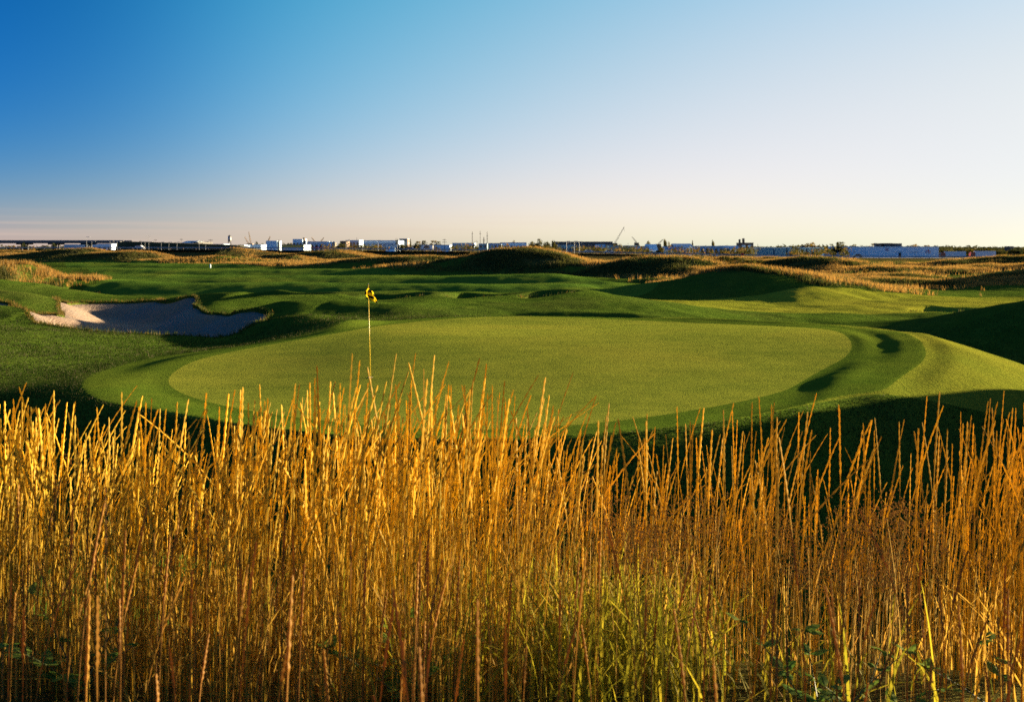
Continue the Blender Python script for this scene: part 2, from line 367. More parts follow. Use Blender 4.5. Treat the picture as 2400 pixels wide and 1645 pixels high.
for _ in range(10): APRON = (np.roll(APRON, 1, 0)+APRON+np.roll(APRON, -1, 0))/3
TEE = smooth_poly(np.array([(xof(u, y), y) for u, y in ((2100, 112), (2380, 112), (2420, 120), (2080, 118))]), 2)
def height(x, y):
    x = np.asarray(x, float); y = np.asarray(y, float)
    z = base_h(x, y)
    r, tall = ridge_h(x, y)
    sg = sdf(x, y, GREEN); scl = sdf(x, y, COLLAR)
    inG = np.clip(1 - sdf(x, y, APRON)/2.5, 0, 1)
    sm0 = lambda e0, e1, q: (lambda t: t*t*(3-2*t))(np.clip((q-e0)/(e1-e0), 0, 1))
    # the putting surface itself: two gentle tiers
    lf_ = 1-.55*sm0(-2, -9, x)
    pad = -.07 + lf_*(.50*sm0(18.5, 30, y - .10*x) - .30*sm0(29.5, 38.5, y)) + .07*sm0(30, 38, y)*(1-sm0(-4, 12, x)) + .08*sm0(-5, -10, x) + .04*np.sin(x*.42+1.2)*np.sin(y*.33)
    wpad = sm0(1.35, .2, sg)
    z = z*(1-wpad) + pad*wpad + r*(1-wpad)
    # shoulders of the pad: how far and how fast the ground falls away on each side
    th = np.degrees(np.arctan2(y-27, x-.5))
    KA = [-180, -150, -120, -90, -45, -15, 20, 60, 100, 150, 180]
    D = np.interp(th, KA, [.12, .5, 1.3, 1.9, 2.1, 1.7, 1.35, .8, .15, .05, .12]); Ls = np.interp(th, KA, [3, 3.4, 4, 4.4, 5.2, 6, 6, 5, 3.5, 3, 3])
    zc = .0 + lf_*(.42*sm0(18.5, 30, y-.1*x) - .26*sm0(29.5, 38.5, y)) + .08*sm0(-5, -10, x)
    tt_ = np.clip(scl/Ls, 0, 1); sh = zc - D*(.35*sm0(.1, 1, tt_) + .65*(1-(1-tt_)**2))*.92
    ws = sm0(1.0, .55, scl/Ls)*(1-wpad)*sm0(170, 140, np.abs(th))*sm0(130, 95, th)
    z = z*(1-ws) + sh*ws
    # right-hand side: the collar steps up from the green and the rough steps up from the collar
    right = np.clip((x-5.0)/2.0, 0, 1)*np.clip((y-21)/2, 0, 1)
    sm = lambda e0, e1, q: (lambda t: t*t*(3-2*t))(np.clip((q-e0)/(e1-e0), 0, 1))
    nz1 = np.clip(.55+1.3*fbm(x/5.1+7, y/4.7), .15, 1.2); nz2 = np.clip(.6+1.4*fbm(x/5.3+31, y/4.9), .1, 1.2)
    z = z + right*(.10*nz1*sm(0, .6, sg) + .13*nz2*sm(0, .8, scl) - .2*sm(1.2, 5.5, scl))
    # undulation
    far = np.clip((y-60)/40, 0, 1); mid = np.clip((y-14)/20, 0, 1)*(1-inG)
    fw_ = np.clip(1-sdf(x, y, FAIR_L)/4, 0, 1)
    z = z + far*(.42-.27*fw_)*fbm(x/26, y/17)*np.clip(1-(y-260)/200, .25, 1) + mid*.16*fbm(x/5.5+3, y/4.5)
    # long low swales added to put dark shadow bands across the fairways
    bandw = np.clip((y-64)/8, 0, 1)*np.clip((235-y)/40, 0, 1)*np.clip((14-x)/10, 0, 1)
    z = z + bandw*.6*np.sin(25*np.log(np.maximum(y, 5)/60) + .035*x + 1.3*fbm(x/45+4, y/34))
    nm = np.clip(tall, 0, 1)
    z = z + nm*.85*fbm(x/12+9, y/9)
    z = z + (1-inG)*np.clip(1-(y-10)/90, 0, 1)*np.clip((y-12)/8, 0, 1)*.035*fbm(x*1.3, y*1.3)
    for P, dep, wdt in CARVE:
        s = sdf(x, y, P)
        t = np.clip(-s/wdt, 0, 1); t = t*t*(3-2*t)
        z = z - dep*t
    return z
def tall_mask(x, y):
    _, t = ridge_h(x, y)
    t = t*np.clip(.9+2.2*fbm(x/8+70, y/6), .05, 1)
    for P in (APRON, FAIR_L, FAIR_R, TEE): t = t*np.clip(sdf(x, y, P)/1.2, 0, 1)
    for P, *_ in BUNK: t = t*np.clip(sdf(x, y, P)/1.2, 0, 1)
    return t
# --- grid: fine near the camera, coarser with distance
ny, nx = 640, 560
ys = np.concatenate([np.linspace(-11, 9, 40, endpoint=False), np.geomspace(9, 300, 480, endpoint=False), np.geomspace(300, 9500, ny-520)])
sx = np.linspace(-1, 1, nx); sx = .55*sx + .45*sx**3
half = 26 + .95*np.maximum(ys, 0)
X = sx[None]*half[:, None]; Y = np.repeat(ys[:, None], nx, 1)
Z = height(X, Y)
V = np.stack([X, Y, Z], -1).reshape(-1, 3)
ii = np.arange(ny*nx).reshape(ny, nx)
q = np.stack([ii[:-1, :-1], ii[:-1, 1:], ii[1:, 1:], ii[1:, :-1]], -1).reshape(-1, 4)
TR = np.concatenate([q[:, [0, 1, 2]], q[:, [0, 2, 3]]])
_inv_s = np.linspace(-1, 1, 20001); _inv_v = .55*_inv_s+.45*_inv_s**3
def hlook(x, y):
    """height read back from the ground grid"""
    r = np.clip(np.searchsorted(ys, y)-1, 0, ny-2); fr = np.clip((y-ys[r])/(ys[r+1]-ys[r]), 0, 1)
    def row(k):
        c = (np.interp(x/half[k], _inv_v, _inv_s)+1)/2*(nx-1); i = np.clip(c.astype(int), 0, nx-2); f = c-i
        return Z[k, i]*(1-f)+Z[k, i+1]*f
    return row(r)*(1-fr)+row(r+1)*fr
def split(tris, s):
    """cut a triangle set along the line s = 0 -> (inside, outside, cut edges); adds vertices to V"""
    global V
    neg = s[tris] < 0; cnt = neg.sum(1)
    ins, out = tris[cnt == 3], tris[cnt == 0]
    new = {}; extra = []; I = []; O = []; E = []
    def cut(a, b):
        k = (a, b) if a < b else (b, a)
        if k not in new:
            t = s[k[0]]/(s[k[0]]-s[k[1]]); t = min(max(t, .02), .98)
            new[k] = len(V)+len(extra); extra.append(V[k[0]]*(1-t)+V[k[1]]*t)
        return new[k]
    for tri, ng in zip(tris[(cnt == 1) | (cnt == 2)].tolist(), neg[(cnt == 1) | (cnt == 2)].tolist()):
        one = ng.index(True) if sum(ng) == 1 else ng.index(False)
        a, b, c = tri[one], tri[(one+1) % 3], tri[(one+2) % 3]
        ab, ac = cut(a, b), cut(a, c)
        t1 = [(a, ab, ac)]; t2 = [(ab, b, c), (ab, c, ac)]
        if sum(ng) == 1: I += t1; O += t2; E.append((ab, ac))
        else: O += t1; I += t2; E.append((ac, ab))
    V = np.vstack([V, np.array(extra).reshape(-1, 3)]) if extra else V
    cat = lambda A, B: np.vstack([A, np.array(B, dtype=int).reshape(-1, 3)])
    return cat(ins, I), cat(out, O), E
def compact(tris):
    u, inv = np.unique(tris, return_inverse=True); return u, inv.reshape(-1, 3)
# ------------------------------------------------------------------ ground materials
def turf(name, dark, light, bscale, bstr, spot=.5, dry=None, dryamt=.35, nap=1.6):
    t = NT(name)
    big = t.noise(.11, 5, .6); med = t.math('ADD', t.math('MULTIPLY', t.noise(1.3, 5, .65), .5), t.math('MULTIPLY', t.noise(.9, 6, .6, stretch=(.35, 1.5, 1)), .5)); fine = t.noise(bscale, 4, .7)
    c = t.ramp(t.math('ADD', t.math('MULTIPLY', fine, spot), t.math('MULTIPLY', med, 1-spot)), [(.32, dark), (.62, light)])
    if dry:
        f = t.math('MULTIPLY', t.ramp(big, [(.45, (0, 0, 0)), (.7, (1, 1, 1))]), dryamt)
        c = t.mix(f, c, dry)
    b = t.bump(t.math('ADD', fine, t.math('MULTIPLY', med, .7)), bstr, .06)
    fz = t.fuzz(nap, 140); t.l.new(b, t.fz_in)
    p = t.bsdf(c, .9, fz, **{'Specular IOR Level': 0.0})
    return t
M_GREEN = turf('putting_turf', (.115, .15, .018), (.225, .245, .028), 34, .12, .2, (.29, .255, .032), .6, 1.0).m
M_COLLAR = turf('collar_turf', (.05, .095, .010), (.09, .135, .014), 18, .25, .35, (.14, .15, .018), .4, 1.1).m
M_FAIR = turf('fairway_turf', (.045, .105, .014), (.09, .155, .02), 9, .3, .3, (.17, .18, .022), .5, 1.1).m
M_FAIR_LIT = turf('sun_tinted_fairway_turf', (.14, .16, .016), (.22, .235, .024), 9, .3, .3, (.27, .235, .028), .6, 1.2).m  # left fairway's turf recoloured yellower, low-sun glow put into the base colour
# rough and native ground
t = NT('rough_ground')
big = t.noise(.16, 5, .6); med = t.noise(1.1, 5, .65); fine = t.noise(11, 4, .7)
c = t.ramp(t.math('ADD', t.math('MULTIPLY', fine, .5), t.math('MULTIPLY', med, .5)), [(.3, (.03, .065, .009)), (.55, (.07, .115, .014)), (.75, (.12, .14, .02))])
c = t.mix(t.ramp(big, [(.45, (0, 0, 0)), (.75, (.5, .5, .5))]), c, (.08, .085, .02))
c = t.mix(t.attr('native'), c, t.ramp(med, [(.3, (.04, .035, .012)), (.7, (.13, .09, .03))]))
b = t.bump(t.math('ADD', fine, t.math('MULTIPLY', med, 1.2)), .8, .12)
fz = t.fuzz(1.5, 80); t.l.new(b, t.fz_in)
t.bsdf(c, .9, fz, **{'Specular IOR Level': 0.0})
M_ROUGH = t.m
t = NT('bunker_sand')
f = t.noise(9, 5, .65); g = t.noise(.6, 4)
c = t.mix(t.ramp(g, [(.35, (0, 0, 0)), (.7, (1, 1, 1))]), t.ramp(f, [(.3, (.165, .125, .10)), (.7, (.235, .18, .14))]), (.22, .15, .105))
t.bsdf(c, .9, t.bump(t.math('ADD', f, t.math('MULTIPLY', t.noise(3.0, 3, .5, stretch=(6, .5, 1)), 1.2)), .7, .08), **{'Specular IOR Level': .2})
M_SAND = t.m
# ------------------------------------------------------------------ cut the sheet into its surfaces
rest = TR
parts = {}
def take(name, P, mat, label):
    global rest
    s = sdf(V[:, 0], V[:, 1], P)
    ins, rest, E = split(rest, s)
    u, f = compact(ins)
    o = mesh_np(name, V[u], f, mat, smooth=True)
    tag(o, label, kind='structure')
    return o, E
take('putting_green', GREEN, M_GREEN, 'smooth olive putting green with the yellow flag')
M_APRON = turf('apron_turf', (.075, .11, .013), (.15, .175, .02), 8, .6, .6, (.21, .19, .022), .6, 1.2).m
take('green_collar', COLLAR, M_COLLAR, 'darker mown collar ringing the putting green')
take('green_apron', APRON, M_APRON, 'sunlit yellow-green mown shoulder sloping away right of the green')
for P, dep, lip, lab in BUNK:
    s = sdf(V[:, 0], V[:, 1], P)
    ins, rest, E = split(rest, s)
    u, f = compact(ins)
    W = V[u].copy(); W[:, 2] -= lip
    o = mesh_np('sand_bunker', W, f, M_SAND, smooth=True); tag(o, lab, kind='structure')
    # the cut turf edge standing above the sand
    e = np.array(E); uu, inv = np.unique(e, return_inverse=True); inv = inv.reshape(-1, 2)
    top = V[uu]; bot = top.copy(); bot[:, 2] -= lip+.05; k = len(uu)
    q = np.stack([inv[:, 0], inv[:, 1], inv[:, 1]+k, inv[:, 0]+k], 1)
    lipo = mesh_np('turf_lip', np.vstack([top, bot]), q, M_ROUGH, o, attrs={'native': np.full(2*k, .25)})
take('fairway', FAIR_L, M_FAIR, 'long green mown fairway crossed by shadow bands at the left')
take('fairway', FAIR_R, M_FAIR_LIT, 'bright yellow-green fairway beyond the green on the right')
take('tee', TEE, M_FAIR, 'thin sunlit mown tee strip at the far right')
u, f = compact(rest)
nat = np.clip(tall_mask(V[u][:, 0], V[u][:, 1]) + np.clip((V[u][:, 1]-220)/120, 0, .9), 0, 1)
near = np.clip((9-V[u][:, 1])/2, 0, 1)
nat = np.maximum(nat, near*.8)
ground = mesh_np('ground', V[u], f, M_ROUGH, smooth=True, attrs={'native': nat})
tag(ground, 'rolling rough grassland of the golf course reaching to the horizon', kind='structure')
# ------------------------------------------------------------------ grasses
def grass_mat(name, trans=.45, rough=.6):
    t = NT(name)
    c = t.attr('tint', 'Color')
    d = t.node('ShaderNodeBsdfDiffuse', {'Color': c, 'Roughness': .5})
    r = t.node('ShaderNodeBsdfTranslucent', {'Color': c})
    g = t.node('ShaderNodeBsdfGlossy', {'Color': (.9, .8, .6, 1), 'Roughness': rough})
    m = t.node('ShaderNodeMixShader', {0: trans}); t.l.new(d.outputs[0], m.inputs[1]); t.l.new(r.outputs[0], m.inputs[2])
    m2 = t.node('ShaderNodeMixShader', {0: .012}); t.l.new(m.outputs[0], m2.inputs[1]); t.l.new(g.outputs[0], m2.inputs[2])
    t.l.new(m2.outputs[0], t.out.inputs[0])
    return t.m
M_GRASS = grass_mat('dry_grass')
def lerp3(a, b, t): return np.asarray(a)[None]*(1-t[:, None]) + np.asarray(b)[None]*t[:, None]
def in_view(x, y, m=1.18): return (y > 0) & (np.abs(x) < m*.515*y + 1.0)
# --- tufts of tall native grass on the mounds: each blade one slim triangle
def blades(name, bx, by, bz, h, wdt, lean, col, label, mat=M_GRASS, kind='stuff'):
    n = len(bx); a = rng.random(n)*2*math.pi
    dx, dy = np.cos(a)*wdt/2, np.sin(a)*wdt/2
    b = rng.random(n)*2*math.pi; l = lean*h*rng.random(n)
    v = np.empty((n, 3, 3))
    v[:, 0] = np.stack([bx-dx, by-dy, bz-.03*h], 1); v[:, 1] = np.stack([bx+dx, by+dy, bz-.03*h], 1)
    v[:, 2] = np.stack([bx+np.cos(b)*l, by+np.sin(b)*l, bz+h], 1)
    o = mesh_np(name, v.reshape(-1, 3), np.arange(3*n).reshape(n, 3), mat, attrs={'tint': np.repeat(col, 3, 0)})
    tag(o, label, name.replace('_', ' '), kind=kind); return o
def scatter(n, y0, y1, mask, power=1.0):
    out = []
    have = 0
    while have < n:
        m = 60000
        t = rng.random(m); y = (y0**(1-power) + t*(y1**(1-power)-y0**(1-power)))**(1/(1-power)) if power != 1 else y0*(y1/y0)**t
        x = (rng.random(m)*2-1)*(.63*y+2)
        k = rng.random(m) < mask(x, y)
        out.append(np.stack([x[k], y[k]], 1)); have += k.sum()
    return np.vstack(out)[:n]
P = scatter(82000, 58, 380, lambda x, y: np.clip(tall_mask(x, y)*(.75+1.2*fbm(x/3, y/3)), 0, 1), 1)
k = 5
bx = np.repeat(P[:, 0], k) + rng.normal(0, .12, len(P)*k)*np.repeat(P[:, 1], k)/90
by = np.repeat(P[:, 1], k) + rng.normal(0, .12, len(P)*k)*np.repeat(P[:, 1], k)/90
bz = np.repeat(hlook(P[:, 0], P[:, 1]), k)
dist = np.repeat(P[:, 1], k)
h = .24 + .34*rng.random(len(bx))*(1+.5*np.repeat(fbm(P[:, 0]/2.2, P[:, 1]/2.2), k))
mixv = np.clip(.5+1.5*np.repeat(fbm(P[:, 0]/9+30, P[:, 1]/9), k)+.35*(rng.random(len(bx))-.5), 0, 1)
col = lerp3((.40, .205, .042), (.17, .12, .035), rng.random(len(bx)))
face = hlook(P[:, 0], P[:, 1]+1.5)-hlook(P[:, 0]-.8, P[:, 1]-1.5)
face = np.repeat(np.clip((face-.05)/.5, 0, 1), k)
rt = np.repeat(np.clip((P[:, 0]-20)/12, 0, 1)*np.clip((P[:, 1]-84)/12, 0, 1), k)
green = (mixv*.55 + .75*face + .14*rt > .65); col[green] = lerp3((.03, .042, .009), (.09, .085, .018), rng.random(green.sum()))  # camera-facing slopes get darker green blades, standing in for their shade
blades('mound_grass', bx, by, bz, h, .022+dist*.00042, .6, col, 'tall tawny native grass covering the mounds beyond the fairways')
# --- unmown rough round the green and bunkers
def rough_mask(x, y):
    m = np.ones(x.shape)*np.clip(.75+.9*fbm(x/1.5, y/1.5), .1, 1)
    for Q in (APRON, FAIR_L, FAIR_R): m = m*(sdf(x, y, Q) > .05)
    for Q, *_ in BUNK: m = m*(sdf(x, y, Q) > .0)
    return m
P = scatter(150000, 13.0, 44, rough_mask, 1.0)
zz = hlook(P[:, 0], P[:, 1]); n = len(P)
col = lerp3((.008, .018, .002), (.02, .032, .004), rng.random(n)); dry = rng.random(n) < .1; col[dry] = lerp3((.025, .03, .006), (.04, .036, .007), rng.random(dry.sum()))
blades('rough_grass', P[:, 0], P[:, 1], zz, (.02+.035*rng.random(n)), .008+P[:, 1]*.0004, .9, col, 'dense short rough grass around the green and bunkers')
# --- ragged fringe along the bunker edges
fx = []; fy = []; fg = []
for Q, _, _, _ in BUNK:
    seg = np.roll(Q, -1, 0)-Q; L_ = np.hypot(seg[:, 0], seg[:, 1]); m = int(L_.sum()*(70 if Q is BUNK[0][0] else 30)); i_ = rng.choice(len(Q), m, p=L_/L_.sum()); t_ = rng.random(m)
    nrm_ = np.stack([seg[i_, 1], -seg[i_, 0]], 1)/L_[i_][:, None]; cen = Q.mean(0)
    pt = Q[i_]+seg[i_]*t_[:, None]; out_ = np.where(sdf(pt[:, 0]+nrm_[:, 0]*.2, pt[:, 1]+nrm_[:, 1]*.2, Q) > 0, 1, -1)
    pt = pt+nrm_*(out_*(.0+.22*rng.random(m)**2))[:, None]; fx.append(pt[:, 0]); fy.append(pt[:, 1])
fx = np.concatenate(fx); fy = np.concatenate(fy); n = len(fx)
col = lerp3((.02, .04, .005), (.06, .075, .012), rng.random(n)); dr = rng.random(n) < np.clip((-17-fx)/6, .12, .75); col[dr] = lerp3((.10, .075, .015), (.2, .12, .025), rng.random(dr.sum()))
blades('bunker_fringe_grass', fx, fy, hlook(fx, fy), (.06+.16*rng.random(n)**1.6)*(1+.8*fbm(fx*.9, fy*.9)), .012+fy*.0005, .8, col, 'ragged longer grass hanging over the bunker edges')
# --- foreground stand of ripe wheatgrass
def stalks(bx, by, bz, h, bend, bdir, r, col, nstem=5, nhead=18, headfrac=.24, headr=2.7):
    """three-sided tapering stems, each ending in a braided seed spike"""
    N = len(bx)
    ts = np.concatenate([np.linspace(0, 1-headfrac, nstem+1)[:-1], np.linspace(1-headfrac, 1, nhead+1)])
    K = len(ts)
    t = ts[None]
    cx = bx[:, None] + np.cos(bdir)[:, None]*(bend*h)[:, None]*t**2.2
    cy = by[:, None] + np.sin(bdir)[:, None]*(bend*h)[:, None]*t**2.2
    cz = bz[:, None] + h[:, None]*t*(1-.35*bend[:, None]**2*t)
    prof = np.ones(K); off = np.zeros(K); hd = np.nonzero(ts >= 1-headfrac)[0]
    for q, i in enumerate(hd):
        e = q/(len(hd)-1)
        prof[i] = (headr if q % 2 else headr*.45)*(1-.4*e**2); off[i] = .3*(1 if (q//2) % 2 else -1)*(1-.5*e)
    prof[hd[0]] = 1; prof[-1] = .8; prof[:nstem] = np.linspace(1.15, .85, nstem)
    ph = rng.random(N)*6.28
    rr = r[:, None]*prof[None]
    ox = np.cos(ph)[:, None]*r[:, None]*off[None]; oy = np.sin(ph)[:, None]*r[:, None]*off[None]
    v = np.empty((N, K, 3, 3)); 
    for s in range(3):
        a = ph[:, None] + s*2.0944
        v[:, :, s, 0] = cx+ox+np.cos(a)*rr; v[:, :, s, 1] = cy+oy+np.sin(a)*rr; v[:, :, s, 2] = cz
    idx = np.arange(N*K*3).reshape(N, K, 3)
    fs = []
    for s in range(3):
        s2 = (s+1) % 3
        fs.append(np.stack([idx[:, :-1, s], idx[:, :-1, s2], idx[:, 1:, s2], idx[:, 1:, s]], -1).reshape(-1, 4))
    shade = np.where(ts >= 1-headfrac, 1.0, .85)
    c = col[:, None, None, :]*shade[None, :, None, None]*np.ones((1, 1, 3, 1))
    return v.reshape(-1, 3), np.vstack(fs), c.reshape(-1, 3)
def stand(n, y0, y1, dens):
    out = []; have = 0
    while have < n:
        m = 20000; y = np.sqrt(y0**2+rng.random(m)*(y1**2-y0**2)); x = (rng.random(m)*2-1)*(.56*y+.5)
        u = 1200+x/y*FPX
        k = rng.random(m) < dens(x, y, u); out.append(np.stack([x[k], y[k]], 1)); have += k.sum()
    return np.vstack(out)[:n]
def dens_main(x, y, u):
    d = np.interp(u, [-100, 300, 900, 1150, 1300, 1900, 2150, 2330, 2500], [.85, .9, 1, .8, .40, .28, .40, .85, 1.])
    return np.clip(d*(.5+1.9*fbm(x*1.9+50, y*1.9)), .02, 1)
P = stand(2450, 2.9, 5.3, dens_main)
x, y = P[:, 0], P[:, 1]; u = 1200+x/y*FPX; n = len(P)
hmean = np.interp(u, [-100, 200, 500, 820, 1150, 1350, 1700, 2100, 2300, 2500], [.90, .90, .95, 1.02, 1.04, 1.0, 1.04, 1.08, 1.2, 1.26])
h = hmean*(1+.16*fbm(x*2.1, y*2.1+9))*(.50+.58*rng.random(n)**.75)
tall_ = rng.random(n) < .06; h[tall_] *= 1.08
vmin = np.interp(u, [-100, 200, 600, 820, 1150, 1320, 2200, 2330, 2500], [850, 845, 800, 790, 805, 880, 890, 915, 925])-18+rng.random(n)**.6*125 - (rng.random(n) < .06)*55
h = np.minimum(h, CAMH-(vmin-HORIZ)/FPX*y-hlook(x, y))
warm = np.clip(np.interp(u, [0, 1000, 1300, 2400], [.15, .25, .6, .75])+.5*(rng.random(n)-.5), 0, 1)
col = lerp3((.81, .565, .055), (.71, .455, .055), warm)*(.5+.55*rng.random(n))[:, None]
bend = np.abs(rng.normal(.06, .13, n)); wild = rng.random(n) < .17; bend[wild] += .42*rng.random(wild.sum())
bdir = rng.normal(0, 1.3, n)
v1, f1, c1 = stalks(x, y, hlook(x, y)-.02, h, bend, bdir, np.full(n, .0018)*(.75+.55*rng.random(n)), col)
# a few nearer stems between the stand and the lens
P = stand(230, 1.7, 3.0, lambda x, y, u: np.interp(u, [-100, 500, 1100, 1500, 2100, 2300], [.9, .7, .5, .35, .6, 1.])); x, y = P[:, 0], P[:, 1]; n2 = len(P)
h = (.4+.32*rng.random(n2)); h = np.minimum(h, .8)
col = lerp3((.42, .22, .035), (.32, .15, .035), rng.random(n2))
v2, f2, c2 = stalks(x, y, hlook(x, y)-.02, h, np.abs(rng.normal(.05, .1, n2)), rng.normal(0, 1.5, n2), np.full(n2, .0019), col)
o = mesh_np('tall_grass', np.vstack([v1, v2]), np.vstack([f1, f2+len(v1)]), M_GRASS, attrs={'tint': np.vstack([c1, c2])})
tag(o, 'ripe golden wheatgrass with braided seed spikes filling the foreground', 'grass', kind='stuff')
# leaf blades: curved ribbons
def ribbons(bx, by, bz, h, wdt, bend, bdir, col, seg=4):
    N = len(bx); ts = np.linspace(0, 1, seg+1); t = ts[None]
    cx = bx[:, None]+np.cos(bdir)[:, None]*(bend*h)[:, None]*t**2; cy = by[:, None]+np.sin(bdir)[:, None]*(bend*h)[:, None]*t**2
    cz = bz[:, None]+h[:, None]*(t-.42*np.minimum(bend, 1.2)[:, None]*t**2.4)
    a = bdir+math.pi/2+rng.normal(0, .6, N); ww = wdt[:, None]*(1-t**2.5)*.5+.0004
    v = np.empty((N, seg+1, 2, 3))
    for s, sg in ((0, -1), (1, 1)):
        v[:, :, s, 0] = cx+sg*np.cos(a)[:, None]*ww; v[:, :, s, 1] = cy+sg*np.sin(a)[:, None]*ww; v[:, :, s, 2] = cz
    i = np.arange(N*(seg+1)*2).reshape(N, seg+1, 2)
    f = np.stack([i[:, :-1, 0], i[:, :-1, 1], i[:, 1:, 1], i[:, 1:, 0]], -1).reshape(-1, 4)
    return v.reshape(-1, 3), f, np.repeat(col, (seg+1)*2, 0)
P = stand(2000, 2.9, 5.4, dens_main); x, y = P[:, 0], P[:, 1]; n = len(P)
col = lerp3((.56, .34, .045), (.34, .18, .035), rng.random(n))
g = rng.random(n) < .05; col[g] = lerp3((.07, .09, .012), (.18, .17, .02), rng.random(g.sum()))
v, f, c = ribbons(x, y, hlook(x, y)-.02, .28+.42*rng.random(n), .0035+.003*rng.random(n), np.abs(rng.normal(.3, .35, n)), rng.random(n)*6.28, col)
o = mesh_np('dry_leaf_grass', v, f, M_GRASS, attrs={'tint': c}); tag(o, 'dry straw leaf blades tangled low among the foreground stalks', 'grass', kind='stuff')
def dens_green(x, y, u):
    v_ = HORIZ+FPX*(CAMH-1.75)/y
    return np.exp(-((u-1440)/190)**2-((y-3.7)/.7)**2) + .12*np.exp(-((u-1950)/200)**2-((y-3.3)/.5)**2) + .08*np.exp(-((u-1100)/300)**2)
P = stand(1000, 2.9, 5.2, dens_green); x, y = P[:, 0], P[:, 1]; n = len(P)
col = lerp3((.17, .18, .012), (.44, .35, .025), rng.random(n))
v, f, c = ribbons(x, y, hlook(x, y)-.02, 0.22+.36*rng.random(n), .006+.005*rng.random(n), np.abs(rng.normal(.5, .35, n)), rng.random(n)*6.28, col, 5)
o = mesh_np('green_grass', v, f, M_GRASS, attrs={'tint': c}); tag(o, 'yellow-green leafy grass growing low amid the golden stalks right of centre', 'grass', kind='stuff')
# airy seed panicles
P = stand(420, 3.2, 5.6, lambda x, y, u: np.exp(-((u-1480)/260)**2)+.9*np.exp(-((u-2020)/190)**2)+.08)
hh = .45+.3*rng.random(len(P)); zz = hlook(P[:, 0], P[:, 1])
sv, sf, scn = ribbons(P[:, 0], P[:, 1], zz, hh, np.full(len(P), .002), np.full(len(P), .1), rng.random(len(P))*6.28, np.tile([(.3, .19, .05)], (len(P), 1)))
m = 46; cx = np.repeat(P[:, 0], m)+rng.normal(0, .028, len(P)*m); cy = np.repeat(P[:, 1], m)+rng.normal(0, .028, len(P)*m); cz = np.repeat(zz+hh, m)-np.abs(rng.normal(0, .075, len(P)*m))
r = .0022+.0016*rng.random(len(cx))
tet = np.array([(1, 0, -.7), (-.5, .87, -.7), (-.5, -.87, -.7), (0, 0, 1.8)])
pv = np.stack([cx, cy, cz], 1)[:, None]+tet[None]*r[:, None, None]
pi = (np.arange(len(cx))*4)[:, None, None]+np.array([(0, 1, 3), (1, 2, 3), (2, 0, 3), (0, 2, 1)])[None]
pc = np.repeat(lerp3((.5, .33, .08), (.36, .2, .05), rng.random(len(cx))), 4, 0)
sf3 = np.vstack([sf[:, [0, 1, 2]], sf[:, [0, 2, 3]]])
o = mesh_np('seed_panicles', np.vstack([sv, pv.reshape(-1, 3)]), np.vstack([sf3, pi.reshape(-1, 3)+len(sv)]), M_GRASS, attrs={'tint': np.vstack([scn, pc])})
tag(o, 'fine golden seed panicles glittering low in the right foreground', 'grass', kind='stuff')
# ------------------------------------------------------------------ flagstick
def mesh_py(name, verts, faces, mat, parent=None, smooth=False):
    me = bpy.data.meshes.new(name); me.from_pydata([tuple(v) for v in verts], [], faces); me.update()
    if smooth: me.polygons.foreach_set('use_smooth', [True]*len(me.polygons))
    if mat: me.materials.append(mat)
    o = bpy.data.objects.new(name, me); COL.objects.link(o)
    if parent: o.parent = parent
    return o
def empty(name, loc, label, cat, group=None):
    o = bpy.data.objects.new(name, None); COL.objects.link(o); o.location = loc; o.empty_display_size = .5
    return tag(o, label, cat, group)
class MB:
    def __init__(s): s.v = []; s.f = []
    def box(s, x0, x1, y0, y1, z0, z1):
        b = len(s.v); s.v += [(x, y, z) for z in (z0, z1) for y in (y0, y1) for x in (x0, x1)]
        s.f += [tuple(b+i for i in q) for q in ((0, 2, 3, 1), (4, 5, 7, 6), (0, 1, 5, 4), (2, 6, 7, 3), (0, 4, 6, 2), (1, 3, 7, 5))]; return s
    def tube(s, a, b, r0, r1=None, n=6, caps=True):
        a, b = Vector(a), Vector(b); r1 = r0 if r1 is None else r1
        d = (b-a).normalized(); e = d.orthogonal().normalized(); g = d.cross(e); k = len(s.v)
        for p, r in ((a, r0), (b, r1)):
            for i in range(n):
                t = 2*math.pi*i/n; s.v.append(tuple(p+e*math.cos(t)*r+g*math.sin(t)*r))
        s.f += [(k+i, k+(i+1) % n, k+n+(i+1) % n, k+n+i) for i in range(n)]
        if caps: s.f += [tuple(k+n-1-i for i in range(n)), tuple(k+n+i for i in range(n))]
        return s
    def prism(s, prof, y0, y1):     # profile in x,z extruded along y
        k = len(s.v); n = len(prof)
        s.v += [(x, y0, z) for x, z in prof]+[(x, y1, z) for x, z in prof]
        s.f += [tuple(range(k, k+n)), tuple(k+n+n-1-i for i in range(n))]+[(k+(i+1) % n, k+i, k+n+i, k+n+(i+1) % n) for i in range(n)]; return s
    def build(s, name, mat, parent=None, smooth=False):
        o = mesh_py(name, s.v, s.f, mat, parent, smooth); return o
def hz_(x, y): return float(height(np.array([x]), np.array([y]))[0])
px_, py_ = xof(868, 22.7), 22.7; gz = hz_(px_, py_)
M_YEL = paint('yellow_fibreglass', (.75, .5, .03), .35, .08)
M_CUP = paint('white_cup', (.75, .75, .72), .5)
fl = empty('golf_flagstick', (px_, py_, gz), 'yellow flagstick with drooping black and yellow checkered flag on the green', 'flagstick')
fl.rotation_euler = (0, R(-1.3), 0)
MB().tube((0, 0, -.15), (0, 0, 2.11), .0105, .007, 10).build('pole', M_YEL, fl, True)
MB().tube((0, 0, 2.105), (0, 0, 2.15), .012, .009, 10).build('ferrule', paint('black_cap', (.02, .02, .02), .4), fl, True)
MB().tube((0, 0, 0.004), (0, 0, .0045), .054, .054, 20).build('cup_rim', M_CUP, fl)
t = NT('checkered_flag_cloth')
